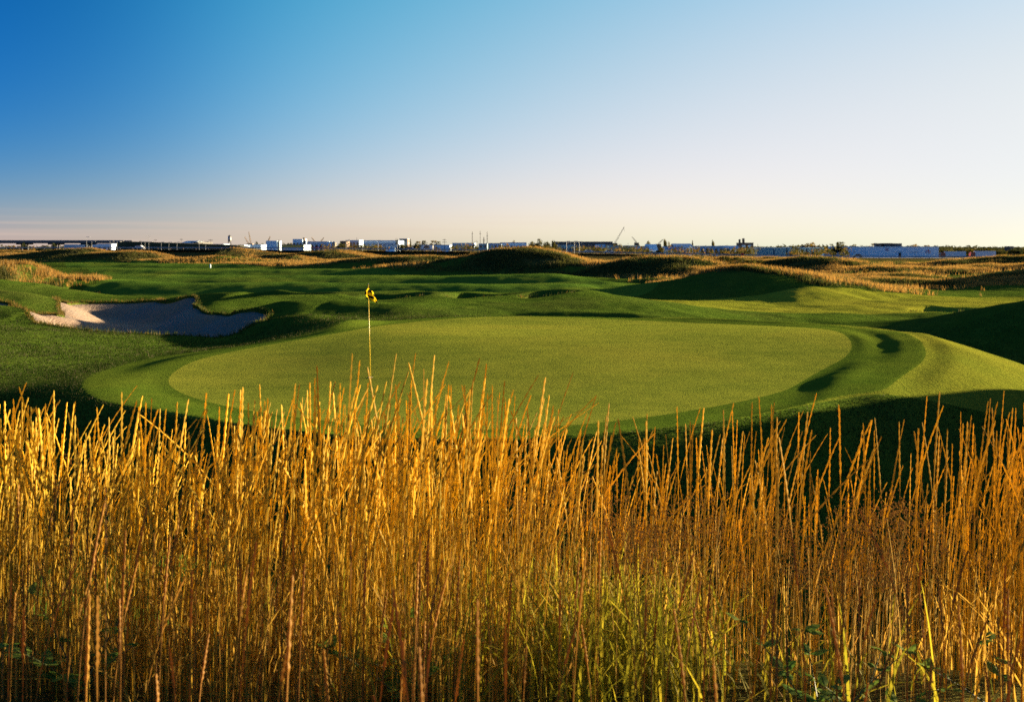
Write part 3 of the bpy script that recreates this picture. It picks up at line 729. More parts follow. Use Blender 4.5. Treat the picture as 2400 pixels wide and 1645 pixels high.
chk = t.node('ShaderNodeTexChecker', {'Scale': 4.0, 'Color1': (.9, .62, .015, 1), 'Color2': (.012, .010, .008, 1)})
uvn = t.node('ShaderNodeAttribute', attribute_name='cloth'); t.l.new(uvn.outputs['Vector'], chk.inputs['Vector'])
d_ = t.node('ShaderNodeBsdfDiffuse'); r_ = t.node('ShaderNodeBsdfTranslucent'); t.l.new(chk.outputs[0], d_.inputs[0]); t.l.new(chk.outputs[0], r_.inputs[0])
ms = t.node('ShaderNodeMixShader', {0: .5}); t.l.new(d_.outputs[0], ms.inputs[1]); t.l.new(r_.outputs[0], ms.inputs[2]); t.l.new(ms.outputs[0], t.out.inputs[0])
ns, nt = 26, 22
fv = []; fu = []
for j in range(nt+1):
    tt = j/nt
    for i in range(ns+1):
        s_ = i/ns
        fold = math.sin(s_*7.5+tt*1.4)
        x = .012 + .16*s_*(.55+.75*tt) - .15*math.exp(-((s_-.42)/.16)**2)*(.35+.65*math.sin(math.pi*min(1, tt*1.1)))
        y = .055*fold*s_**.6 - .02*s_
        z = 2.09 - .25*tt - .20*s_**1.2*(.75+.25*tt) + .01*fold
        fv.append((x, y, z)); fu.append((s_*.998+.001, tt*.998+.001, .1))
ff = [(j*(ns+1)+i, j*(ns+1)+i+1, (j+1)*(ns+1)+i+1, (j+1)*(ns+1)+i) for j in range(nt) for i in range(ns)]
fo = mesh_np('flag', fv, ff, t.m, fl, True)
at_ = fo.data.attributes.new('cloth', 'FLOAT_VECTOR', 'POINT'); at_.data.foreach_set('vector', np.array(fu, dtype=np.float32).ravel())

# ------------------------------------------------------------------ far side: highway, overpass, industrial estate
M_ASPH = paint('asphalt', (.06, .06, .062), .85, .2, .3)
M_CONC = paint('weathered_concrete', (.20, .19, .18), .85, .2, .4)
M_DARKC = paint('dark_concrete', (.09, .09, .09), .85, .2, .4)
M_WHITE = paint('white_sheet_metal', (.68, .84, .96), .5, .05, .25)
M_PALE = paint('pale_grey_cladding', (.42, .54, .64), .55, .08, .3)
M_BLUE = paint('blue_sheet_roof', (.27, .40, .6), .5, .1, .3)
M_TEAL = paint('teal_cladding', (.24, .40, .42), .5, .1, .3)
M_BROWN = paint('brown_brick', (.14, .09, .065), .85, .2, .6)
M_TAN = paint('tan_stucco', (.38, .31, .22), .8, .1, .4)
M_DARK = paint('dark_roofing', (.045, .045, .05), .8, .2, .4)
M_STEEL = paint('galvanised_steel', (.32, .33, .34), .45, .1, 1.0, .4)
M_RUST = paint('painted_steel_boom', (.20, .13, .07), .6, .15, .6)
M_RED = paint('red_paint', (.5, .03, .03), .5, .1)
M_YELP = paint('yellow_fascia', (.6, .4, .05), .5, .1)
M_WOOD = paint('creosoted_wood', (.07, .05, .035), .85, .2, .8)
tg = NT('window_glass'); tg.bsdf((.03, .04, .05), .08, **{'Specular IOR Level': .6}); M_GLASS = tg.m
def strip(name, xs, yc, halfw, zfun, mat, lab, parent=None, kind=None):
    v = []; f = []
    for i, x in enumerate(xs):
        z = zfun(x); v += [(x, yc-halfw, z), (x, yc+halfw, z)]
        if i: f.append((2*i-2, 2*i, 2*i+1, 2*i-1))
    o = mesh_py(name, v, f, mat, parent)
    if lab: tag(o, lab, kind=kind)
    return o
xs = np.linspace(-330, 380, 72)
rz = height(xs, np.full(len(xs), 400.)); rz = np.convolve(np.pad(rz, 4, mode='edge'), np.ones(9)/9, 'valid') + .35
roadz = lambda x: float(np.interp(x, xs, rz))
strip('road', xs, 400, 5.5, roadz, M_ASPH, 'dark highway crossing behind the grass mounds', kind='structure')
for q in (-4.9, 4.9): strip('road_line', xs, 400+q, .09, lambda x: roadz(x)+.02, M_WHITE, 'white edge line painted along the highway', kind='structure')
rl = empty('guard_rail', (0, 393.6, 0), 'long grey guard rail along the near side of the highway', 'guard rail')
mb = MB()
for a, b in zip(xs[:-1], xs[1:]):
    k = len(mb.v); za, zb = roadz(a), roadz(b)
    mb.v += [(a, 0, za+.45), (a, 0, za+.78), (b, 0, zb+.78), (b, 0, zb+.45), (a, .05, za+.45), (a, .05, za+.78), (b, .05, zb+.78), (b, .05, zb+.45)]
    mb.f += [(k, k+1, k+2, k+3), (k+7, k+6, k+5, k+4), (k+1, k+5, k+6, k+2), (k, k+3, k+7, k+4)]
mb.build('rail_beam', M_STEEL, rl)
for i in range(0, len(xs)-1, 1):
    for e in (0, .5):
        x = xs[i]*(1-e)+xs[i+1]*e; MB().box(x-.07, x+.07, .06, .2, roadz(x)-.5, roadz(x)+.7).build('post', M_WOOD, rl)
# --- overpass at the left
OY = 520.0
ov = empty('overpass', (xof(80, OY), OY, -2.2), 'long dark concrete highway overpass on the left horizon', 'bridge')
ox = xof(80, OY); L = lambda u: xof(u, OY)-ox
dz = zof(565, OY)+2.2
MB().box(L(-420), L(292), -6, 6, dz-1.25, dz-.25).build('deck', M_DARKC, ov)
for s in (-6, 5.7): MB().box(L(-420), L(300), s, s+.3, dz-.25+.003, dz+.35).build('parapet', M_CONC, ov)
for u in (-260, -120, -20, 58, 132, 208):
    pier = MB().box(L(u)-2.6, L(u)+2.6, -4, 4, dz-1.9, dz-1.253).build('pier_cap', M_DARKC, ov)
    for s in (-3, 0, 3): MB().tube((L(u), s, -.6), (L(u), s, dz-1.9), .55, .55, 10).build('pier', M_DARKC, ov, True)
MB().prism([(L(278), -.6), (L(286), dz-1.26), (L(300), dz-.27), (L(420), dz-1.0), (L(560), dz-2.2), (L(700), -.6)], -7, 7).build('approach_ramp', paint('ramp_grass', (.06, .06, .025), .95, .3, .1), ov)
# --- buildings
def building(name, u0, u1, vt, Y, dep, mat, label, cat='building', roof='flat', roofmat=None, base=None, rows=0, cols=0, doors=(), glass=None, yaw=0.0, band=None, gable=.0):
    w = (u1-u0)/FPX*Y; xc = xof((u0+u1)/2, Y); z0 = hz_(xc, Y)-.4; H = zof(vt, Y)-z0
    b = empty(name, (xc, Y, z0), label, cat); b.rotation_euler = (0, 0, R(yaw))
    rm = roofmat or M_DARK
    if roof == 'flat':
        MB().box(-w/2, w/2, 0, dep, 0, H-.25).build('wall', mat, b)
        m = MB().box(-w/2-.12, w/2+.12, -.12, dep+.12, H-.25+.003, H); m.build('roof', rm, b)
    else:
        e = H*(1-gable)
        MB().box(-w/2, w/2, 0, dep, 0, e).build('wall', mat, b)
        # ridge runs along the front
        k = [(-.25, e+.003), (dep/2, H), (dep+.25, e+.003), (dep/2, H-.25)]
        m = MB(); n0 = len(m.v)
        for X_ in (-w/2-.3, w/2+.3): m.v += [(X_, yy, zz) for yy, zz in k]
        m.f += [(0, 1, 2, 3), (7, 6, 5, 4), (0, 4, 5, 1), (1, 5, 6, 2), (2, 6, 7, 3), (3, 7, 4, 0)]
        m.build('roof', rm, b)
    if band: MB().box(-w/2-.05, w/2+.05, -.1, -.003, H*band[0], H*band[1]).build('fascia', band[2], b)
    if rows:
        for r_ in range(rows):
            for c_ in range(cols):
                cw = w/cols; x0 = -w/2+cw*(c_+.22); x1 = -w/2+cw*(c_+.78); rh = (H*.9-.2)/rows; zz = H*.06+rh*r_
                wd = MB().box(x0-.08, x1+.08, -.06, .05, zz+rh*.25-.08, zz+rh*.8+.08).build('window', M_PALE, b)
                MB().box(x0, x1, -.075, -.063, zz+rh*.25, zz+rh*.8).build('pane', glass or M_GLASS, wd)
    for (f0, f1, hh, dm) in doors:
        MB().box(-w/2+w*f0, -w/2+w*f1, -.07, .05, 0, hh).build('door', dm, b)
    return b, w, H
b, W_, H_ = building('white_warehouse', 2000, 2200, 578, 500, 40, M_WHITE, 'big white warehouse with red letters and roof units at the right', roofmat=M_PALE, doors=((.53, .56, 3.0, M_DARK), (.70, .83, .9, M_PALE)))
for f_ in (.14, .72): MB().box(-W_/2+W_*f_-.06, -W_/2+W_*f_+.06, -.05, .02, 0, H_-.3).build('panel_joint', M_PALE, b)
for f_, wd, hh in ((.355, 1.2, 1.6), (.44, 4.2, 1.7), (.575, 4.2, 1.6), (.51, .5, 1.7), (.32, .35, 1.7), (.40, 1.0, 1.2)):
    x = -W_/2+W_*f_; un = MB().box(x-wd/2, x+wd/2, 6, 9, H_+.25, H_+hh).build('roof_unit', M_DARK, b)
    MB().box(x-wd/2+.1, x+wd/2-.1, 6.2, 8.8, H_+.003, H_+.247).build('unit_base', M_STEEL, un)
for x, z in ((-W_/2+W_*.10, 3.6), (-W_/2+W_*.24, 3.5), (-W_/2+W_*.62, 4.6)): MB().box(x-.6, x+.6, -.05, .03, z, z+.35).build('vent', M_PALE, b)
MB().box(-W_/2+W_*.475, -W_/2+W_*.58, -.05, .03, 3.2, 3.4).build('stripe', M_STEEL, b)
MB().box(-W_/2+W_*.66, -W_/2+W_*.76, -.05, .03, 3.1, 3.3).build('stripe', M_STEEL, b)
def letters(txt, x, z, size, parent, mat):
    cu_ = bpy.data.curves.new('letters', 'FONT'); cu_.body = txt; cu_.size = size; cu_.extrude = .04; cu_.materials.append(mat)
    tmp = bpy.data.objects.new('tmp', cu_); COL.objects.link(tmp); bpy.context.view_layer.update()
    me = bpy.data.meshes.new_from_object(tmp.evaluated_get(bpy.context.evaluated_depsgraph_get())); bpy.data.objects.remove(tmp)
    o = bpy.data.objects.new('lettering', me); COL.objects.link(o); o.parent = parent; o.location = (x, -.06, z); o.rotation_euler = (R(90), 0, 0); return o
letters('ic', -W_/2+W_*.375, 3.9, 3.0, b, M_RED); letters('rb', -W_/2+W_*.845, 2.7, 2.9, b, M_RED)
building('long_shed', 1775, 1860, 580.5, 560, 24, M_TEAL, 'long pale teal shed with bright eaves right of the dark brick house', roofmat=M_WHITE, doors=((.45, .47, 5, M_DARK), (.80, .83, 6, M_DARK)))
b, W_, H_ = building('long_shed', 1862, 1932, 580, 566, 24, M_TEAL, 'panelled teal shed with dark pilasters left of the big tree', roofmat=M_WHITE)
for i in range(6): MB().box(-W_/2+W_*(i+.5)/6-.35, -W_/2+W_*(i+.5)/6+.35, -.15, -.003, 0, H_-.9).build('pilaster', M_DARK, b)
b, W_, H_ = building('brick_house', 1734, 1766, 569, 640, 10, M_BROWN, 'tall dark brick house with two chimneys against the sky', rows=2, cols=2, roofmat=M_BROWN)
for f_, hh, wd in ((.05, 2.2, 1.0), (.33, 2.8, 1.3)): MB().box(-W_/2+W_*f_-wd/2, -W_/2+W_*f_+wd/2, 2, 3.4, H_+.003, H_+hh).build('chimney', M_BROWN, b)
for f_ in (.28, .72): MB().box(-W_/2+W_*f_-1.1, -W_/2+W_*f_+1.1, -.12, -.08, H_*.68, H_*.82).build('lit_blind', M_WHITE, b)
building('house', 1690, 1735, 576, 600, 14, M_PALE, 'low grey gabled building just left of the dark brick house', roof='gable', gable=.35, roofmat=M_BLUE, rows=1, cols=4)
building('warehouse', 1630, 1695, 576.5, 580, 20, M_PALE, 'lilac grey warehouse with small lit windows, centre right', rows=1, cols=6, roofmat=M_PALE)
building('warehouse', 1582, 1625, 571, 660, 24, M_BLUE, 'blue gabled warehouse with humped roof, centre right', roof='gable', gable=.3, roofmat=M_BLUE)
building('low_shed', 1560, 1600, 578, 600, 14, M_BLUE, 'low blue lean-to in front of the humped blue warehouse', roofmat=M_BLUE)
building('low_shed', 1494, 1520, 577, 590, 14, M_BLUE, 'small blue shed with one sunlit end left of a pale roof', roofmat=M_DARK)
building('white_hall', 1516, 1541, 572.5, 620, 14, M_WHITE, 'small white hall with pale sloping roof beside the two round trees', roof='gable', gable=.5, roofmat=M_WHITE)
building('low_shed', 1466, 1500, 575.5, 640, 14, M_TAN, 'tan low block right of the teal doorway building', roofmat=M_PALE, rows=1, cols=3)
building('doorway_building', 1428, 1458, 574.5, 560, 16, M_TEAL, 'teal building with dark doorway and two blue windows', roofmat=M_TEAL, doors=((.42, .56, 4, M_DARK), (.12, .32, 3, M_PALE), (.7, .9, 3, M_PALE)))
building('low_shed', 1398, 1420, 573, 620, 14, M_PALE, 'pale arched shed below the dark roofline, centre', roof='gable', gable=.6, roofmat=M_PALE)
b, W_, H_ = building('dark_hangar', 1300, 1436, 566.5, 720, 40, M_DARKC, 'very long dark flat-roofed hangar at the centre skyline', roofmat=M_DARK, rows=1, cols=9)
for f_ in (.24, .27, .36, .40, .46): MB().tube((-W_/2+W_*f_, -3, 2), (-W_/2+W_*f_, -3, H_-.5), .18, .18, 6).build('vent_pipe', M_STEEL, b)
building('pale_block', 1308, 1348, 574.5, 600, 16, M_TEAL, 'pale teal block standing before the long dark hangar', roofmat=M_PALE, rows=1, cols=5)
building('warehouse', 1172, 1234, 568.5, 700, 30, M_BLUE, 'blue flat warehouse with pale upper band right of the masts', roofmat=M_BLUE, band=(.75, .93, M_WHITE), rows=1, cols=8)
building('warehouse', 1140, 1175, 570, 640, 22, M_BLUE, 'dark blue block at the foot of the right mast', roofmat=M_DARK, rows=2, cols=4)
building('office_block', 1122, 1142, 571, 560, 14, M_TEAL, 'small two storey teal office below the three masts', roofmat=M_PALE, rows=3, cols=2)
building('warehouse', 1060, 1112, 569.5, 680, 26, M_PALE, 'grey blue warehouse with many windows left of the masts', roofmat=M_BLUE, rows=2, cols=8)
building('blue_shed', 976, 1054, 574, 560, 20, M_WHITE, 'long bright blue-white shed behind the autumn bushes, left of centre', roofmat=M_BLUE, doors=((.1, .16, 3, M_DARK), (.5, .55, 3, M_DARK)))
building('low_shed', 900, 936, 573, 600, 16, M_PALE, 'small pale shed left of the brown tower block', roofmat=M_BLUE, rows=1, cols=3)
building('low_shed', 904, 922, 581, 480, 10, M_WHITE, 'little white gabled shed low beside the highway', roof='gable', gable=.6, roofmat=M_WHITE)
b, W_, H_ = building('tower_block', 936, 955, 559.5, 800, 14, M_BROWN, 'brown tower block rising above the skyline left of centre', rows=4, cols=4, roofmat=M_PALE)
MB().box(-W_/2-.3, W_/2+.3, -.3, 14.3, H_*.72, H_*.74).build('ledge', M_PALE, b)
building('blue_factory', 840, 934, 563.5, 760, 40, M_BLUE, 'very long blue factory roof on the left skyline', roofmat=M_BLUE, rows=1, cols=10, band=(.86, .94, M_WHITE))
building('pale_block', 810, 842, 563, 720, 20, M_PALE, 'pale blue block joined to the left end of the long factory', roofmat=M_WHITE, rows=2, cols=4)
building('dark_block', 797, 812, 565, 700, 14, M_BROWN, 'small dark block left of the pale blue block', roofmat=M_DARK)
building('storage_tank_house', 716, 768, 566, 760, 18, M_BLUE, 'blue plant building with red band under two thin cranes', roofmat=M_BLUE, band=(.5, .6, M_RED), rows=1, cols=5)
b, W_, H_ = building('blue_mill', 686, 709, 560.5, 760, 16, M_WHITE, 'tall pale blue mill beside the dark chimney tower', roofmat=M_WHITE, rows=1, cols=3)
b, W_, H_ = building('chimney_tower', 710, 714, 557.5, 750, 3, M_BROWN, 'slim dark chimney tower right of the pale blue mill', cat='tower', roofmat=M_DARK)
MB().box(W_/2+.2, W_/2+1.1, .5, 2.5, H_*.55, H_*.85).build('lit_duct', M_WHITE, b)
building('yellow_band_store', 662, 712, 573, 560, 20, M_PALE, 'low store with orange yellow fascia under the pale mill', roofmat=M_DARK, band=(.78, .95, M_YELP), doors=((.6, .64, 3, M_GLASS), (.75, .8, 3, M_GLASS)))
building('blue_cube', 624, 648, 564.5, 760, 16, M_WHITE, 'plain pale blue windowless cube building on the left skyline', roofmat=M_WHITE)
building('cube_sunlit_end', 649.5, 656, 565, 765, 12, M_TAN, 'narrow cream block standing in for the sunlit right side of the blue cube', roofmat=M_TAN, yaw=35)  # separate cream block stands in for the cube's sunlit side
building('low_shed', 585, 612, 573.5, 640, 14, M_PALE, 'pale low shed left of the blue cube', roofmat=M_BLUE, rows=1, cols=4)
building('low_shed', 545, 572, 574, 620, 14, M_BLUE, 'low blue shed to the right of the water tower', roofmat=M_BLUE, rows=1, cols=3)
building('low_shed', 494, 524, 572, 680, 14, M_PALE, 'low grey shed to the left of the water tower', roofmat=M_BLUE, rows=1, cols=3)
building('white_hangar', 415, 446, 564.5, 700, 26, M_WHITE, 'white blue hangar with long sloping dark roof at the left', roof='gable', gable=.22, roofmat=M_PALE, yaw=-12)
building('hangar_wing', 446, 466, 567, 705, 20, M_DARKC, 'dark wing stepping down to the right of the white hangar', roofmat=M_DARK, yaw=-12)
building('low_shed', 205, 262, 571.5, 620, 12, M_WHITE, 'white low buildings glimpsed under the right end of the overpass', roofmat=M_BLUE, rows=1, cols=5)
building('low_shed', 150, 200, 573, 640, 12, M_PALE, 'grey low shed glimpsed under the middle of the overpass', roofmat=M_PALE)
building('skyline_block', 2367, 2376, 577.5, 900, 10, M_BROWN, 'small brown tower above the far right trees', cat='tower', roofmat=M_DARK, rows=3, cols=2)
# storage silos near the plant
for i, (u, vt, lab, mt) in enumerate(((770, 565.5, 'left white storage silo beside the plant building', M_WHITE), (776, 565, 'right white storage silo beside the plant building', M_WHITE), (783, 566, 'squat tan silo right of the white pair', M_TAN))):
    Y = 740; x = xof(u, Y); z0 = hz_(x, Y)-.4; H = zof(vt, Y)-z0
    s_ = empty('storage_silo', (x, Y, z0), lab, 'silo'); r = 1.0 if i < 2 else 1.6
    MB().tube((0, 0, 0), (0, 0, H-1), r, r, 14).build('tank', mt, s_, True); MB().tube((0, 0, H-1), (0, 0, H), r*1.05, r*.2, 14).build('cone_roof', M_STEEL, s_)
# --- water tower
Y = 1150; x = xof(538, Y); z0 = hz_(x, Y)-.5; H = zof(551, Y)-z0
wt = empty('water_tower', (x, Y, z0), 'small water tower on thin legs on the left skyline', 'water tower')
for a in range(4):
    q = math.pi/4+a*math.pi/2; MB().tube((math.cos(q)*3.2, math.sin(q)*3.2, 0), (math.cos(q)*1.9, math.sin(q)*1.9, H*.62), .3, .25, 6).build('leg', M_DARK, wt)
MB().tube((0, 0, H*.62), (0, 0, H*.93), 1.8, 1.8, 16).build('tank', M_STEEL, wt, True); MB().tube((0, 0, H*.93), (0, 0, H), 1.95, .3, 16).build('cap', M_DARK, wt)
MB().box(-2.2, 2.2, -.1, .1, H*.3, H*.3+.3).build('brace', M_DARK, wt); MB().box(-.1, .1, -2.2, 2.2, H*.35, H*.35+.3).build('brace', M_DARK, wt)
# --- cranes
def crane(u0, v0, u1, v1, Y, label):
    a = at(u0, v0, Y); b_ = at(u1, v1, Y); z0 = hz_(a.x, Y)-.3
    c = empty('lattice_crane', (a.x, Y, z0), label, 'crane'); o_ = Vector((a.x, Y, z0)); A, B = a-o_, b_-o_
    A = A.copy()
    MB().box(-2.2, 2.2, -2.2, 2.2, .9, max(1.8, A.z)).build('cab', M_RUST, c)
    for s in (-1.7, 1.7): MB().box(-2.8, 2.8, s-.5, s+.5, 0, .9).build('track', M_DARK, c)
    d = (B-A); n = d.normalized(); e = Vector((0, 1, 0)); g = n.cross(e).normalized(); bm_ = MB(); wd = .55*Y/900
    for sa in (-1, 1):
        for sb in (-1, 1): bm_.tube(A+e*sa*wd+g*sb*wd, B+e*sa*wd*.35+g*sb*wd*.35, .13*Y/900, .1*Y/900, 4)
    for i in range(14):
        p, q = A+d*(i/14), A+d*((i+1)/14); s = 1 if i % 2 else -1; k = wd*(1-.65*i/14)
        bm_.tube(p+g*s*k-e*k, q-g*s*k-e*k, .09*Y/900, None, 4)
    bm_.build('boom', M_RUST, c)
    MB().tube(B, B+Vector((.2, 0, -min(6, (B.z-A.z)*.3))), .07, .07, 4).build('hoist_cable', M_DARK, c)
crane(588, 571, 583, 544, 1000, 'tall dark lattice crane boom leaning left, left skyline')
crane(583, 572, 573.5, 555, 1000, 'shorter crane boom leaning far left beside the tall one')
crane(629, 565, 633, 554, 1100, 'tiny crane boom standing over the pale blue cube')
crane(737, 566, 730.5, 556.5, 1100, 'left-leaning thin crane over the plant building')
crane(752, 566, 759, 557, 1100, 'right-leaning thin crane over the plant building')
crane(1441, 570, 1463, 532, 900, 'longest thin crane boom rising to the right, right of centre')
crane(1492, 569, 1481, 555, 1000, 'crane boom leaning left, right of the longest crane')
crane(1543, 572, 1554, 561, 900, 'short crane boom between the two round trees')
# --- masts, lamp posts and utility poles
def mast(u, vt, Y, r, label, arms=(), mat=M_DARK, name='radio_mast', cat='mast', group=None, head=None):
    x = xof(u, Y); z0 = hz_(x, Y)-.4; H = zof(vt, Y)-z0
    m = empty(name, (x, Y, z0), label, cat, group)
    MB().tube((0, 0, 0), (0, 0, H), r, r*.6, 6).build('pole', mat, m)
    for f_, w_ in arms: MB().box(-w_, w_, -.1, .1, H*f_-.12, H*f_+.12).build('crossarm', mat, m)
    if head == 'lamp': MB().box(-.1, 1.6, -.15, .15, H-.02, H+.14).build('lamp_head', M_STEEL, m)
mast(1107, 543, 800, .34, 'left of the three tall radio masts at the centre', ((.9, .7), (.62, .5)))
mast(1125.5, 541, 800, .24, 'middle and thinnest of the three tall radio masts', ((.88, .8),))
mast(1142, 543.5, 800, .34, 'right of the three tall radio masts at the centre', ((.82, .7), (.7, .5)))
mast(1134, 556, 780, .5, 'short dark signal mast between the middle and right masts', ((.85, 1.1), (.78, .8)))
for u, lab in ((342.5, 'left of three thin grey masts above the embankment'), (348, 'middle of three thin grey masts above the embankment'), (352, 'right of three thin grey masts above the embankment')):
    mast(u, 552, 900, .16, lab, mat=M_STEEL)
mast(1042, 560, 560, .16, 'wooden utility pole with two crossarms right of the brown tower', ((.95, 1.0), (.82, 1.3)), M_WOOD, 'utility_pole', 'pole')
mast(653, 562, 620, .14, 'wooden utility pole before the narrow cream block', ((.94, 1.2),), M_WOOD, 'utility_pole', 'pole')
mast(425, 559, 640, .13, 'thin utility pole above the white hangar roof', ((.94, 1.0),), M_WOOD, 'utility_pole', 'pole')
mast(494, 561, 600, .13, 'wooden utility pole left of the water tower', ((.95, 1.3),), M_WOOD, 'utility_pole', 'pole')
mast(364, 561, 640, .14, 'wooden utility pole right of the three grey masts', ((.95, 1.0),), M_WOOD, 'utility_pole', 'pole')
mast(203, 556, 480, .13, 'tall lamp post rising through the overpass right of its middle', (), M_STEEL, 'street_lamp', 'street lamp', head='lamp')
for u, vt, Y, lab in ((215, 566, 430, 'near lamp post before the overpass, left one'), (258, 566, 430, 'near lamp post at the right end of the overpass span'), (275, 566, 430, 'lamp post just right of the overpass abutment'),
        (331, 567, 430, 'first lamp post before the dark embankment'), (340, 567, 430, 'second lamp post before the dark embankment'), (349, 567, 430, 'third lamp post before the dark embankment'),
        (378, 568, 430, 'lamp post left of the white hangar, nearer the masts'), (396, 568, 430, 'lamp post just left of the white hangar'), (415, 568, 430, 'lamp post at the left edge of the white hangar'),
        (467, 566, 430, 'lamp post right of the hangar wing'), (482, 567, 430, 'lamp post between hangar and water tower'),
        (811, 564, 420, 'lamp post before the pale blue block of the factory'), (850, 566, 420, 'lamp post before the left end of the long factory'), (886, 564, 420, 'lamp post before the middle of the long factory'), (931, 566, 420, 'lamp post at the left edge of the brown tower'),
        (1328, 566, 430, 'left lamp post before the dark hangar'), (1346, 566, 430, 'middle lamp post before the dark hangar'), (1358, 567, 430, 'right lamp post before the dark hangar')):
    mast(u, vt, Y, .09, lab, (), M_STEEL, 'street_lamp', 'street lamp', 'street lamps along the highway', 'lamp')
# --- vehicles on and beside the highway
def car(u, Y, zb, colr, label, long=4.4, hgt=1.45, cat='car', name='car', flip=1):
    x = xof(u, Y); c = empty(name, (x, Y, zb), label, cat, 'vehicles by the highway'); l = long/2; h_ = hgt
    pm = paint('car_paint_%d%d%d' % tuple(int(k*99) for k in colr), colr, .25, .03)
    if cat == 'car':
        prof = [(-l, .35), (-l, .75), (-l*.62, .88), (-l*.34, h_), (l*.42, h_), (l*.72, .92), (l, .8), (l, .35)]
    elif cat == 'van': prof = [(-l, .35), (-l, 1.0), (-l*.8, 1.15), (-l*.6, h_), (l, h_), (l, .35)]
    else: prof = [(-l, .9), (-l, h_), (l, h_), (l, .9)]
    prof = [(p*flip, z) for p, z in prof]
    if flip < 0: prof = prof[::-1]
    MB().prism(prof, -.9, .9).build('body', pm, c)
    if cat != 'truck':
        for s in (-.92, .905):
            MB().prism([(-l*.5*flip, .92), (-l*.3*flip, h_-.08), (l*.38*flip, h_-.08), (l*.55*flip, .95)], s, s+.015).build('window', M_GLASS, c)
    else: MB().prism([(-l-2.2, .5), (-l-2.2, 1.7), (-l-1.9, 2.7), (-l-.2, 2.7), (-l-.2, .5)], -.95, .95).build('cab', paint('truck_cab', (.5, .1, .05), .3), c)
    for wx in ((-l*.62, l*.62) if cat != 'truck' else (-l-1.2, -l*.6, l*.7, l*.85)):
        for s in (-.8, .8): MB().tube((wx, s-.11, .33), (wx, s+.11, .33), .33, .33, 12).build('wheel', M_DARK, c)
def rz_(u, Y=400): return roadz(xof(u, Y))
car(1427, 398, rz_(1427, 398), (.6, .62, .65), 'silver car on the highway below the teal doorway building')
car(1380, 402, rz_(1380, 402), (.65, .66, .68), 'white car on the highway left of the silver one', flip=-1)
car(1185, 402, rz_(1185, 402), (.05, .06, .09), 'dark car on the highway right of the masts')
car(2010, 398, rz_(2010, 398), (.06, .07, .1), 'dark car on the highway before the white warehouse corner', flip=-1)
car(1935, 402, rz_(1935, 402), (.7, .7, .72), 'white car on the highway left of the big round tree')
car(326, 404, rz_(326, 404), (.75, .76, .78), 'white car below the embankment lamp posts')
car(1000, 404, rz_(1000, 404), (.75, .75, .76), 'white van parked below the bright blue-white shed', 5.2, 2.2, 'van', 'van')
car(960, 404, rz_(960, 404), (.08, .1, .2), 'dark blue car left of the parked white van')
car(1581, 470, hz_(xof(1581, 470), 470), (.85, .75, .5), 'cream truck trailer catching the sun right of the round trees', 10, 3.6, 'truck', 'truck')
car(1640, 470, hz_(xof(1640, 470), 470), (.85, .75, .55), 'cream van catching the sun before the lilac warehouse', 5, 2.6, 'van', 'van')
car(2238, 440, hz_(xof(2238, 440), 440), (.75, .76, .78), 'white trailer parked right of the big warehouse', 9, 3.2, 'truck', 'truck')
car(2308, 440, hz_(xof(2308, 440), 440), (.75, .76, .78), 'white trailer parked under the far right trees', 9, 3.2, 'truck', 'truck', flip=-1)
# --- small course furniture
x, y = xof(493, 150), 150.0; z = hz_(x, y)
m = empty('marker_post', (x, y, z), 'small white distance post on the far left fairway', 'post')
MB().tube((0, 0, 0), (0, 0, .62), .09, .09, 10).build('post', M_WHITE, m, True); MB().tube((0, 0, .62), (0, 0, .7), .1, .03, 10).build('post_cap', M_WHITE, m, True)
x, y = xof(1740, 190), 190.0; z = hz_(x, y)
m = empty('round_sign', (x, y, z), 'small red round marker in the dark grass below the brick house', 'sign')
MB().tube((0, 0, 0), (0, 0, 1.9), .04, .04, 6).build('post', M_DARK, m); MB().tube((0, -.05, 1.75), (0, -.01, 1.75), .3, .3, 16).build('disc', M_RED, m)
# pale boulder in the orange grass
x, y = xof(951, 190), 190.0; z = hz_(x, y)
bm = bmesh.new(); bmesh.ops.create_icosphere(bm, subdivisions=3, radius=.55)
for v_ in bm.verts: v_.co *= 1+.25*(vnoise(np.array([v_.co.x*2.1+5]), np.array([v_.co.y*2.1+v_.co.z*1.7]))[0]); v_.co.z *= .8
me = bpy.data.meshes.new('boulder'); bm.to_mesh(me); bm.free(); me.materials.append(paint('pale_stone', (.5, .46, .38), .9, .15, 2))
o = bpy.data.objects.new('boulder', me); COL.objects.link(o); o.location = (x, y, z+.75); tag(o, 'pale sunlit boulder in the orange grass below the brown tower', 'rock')
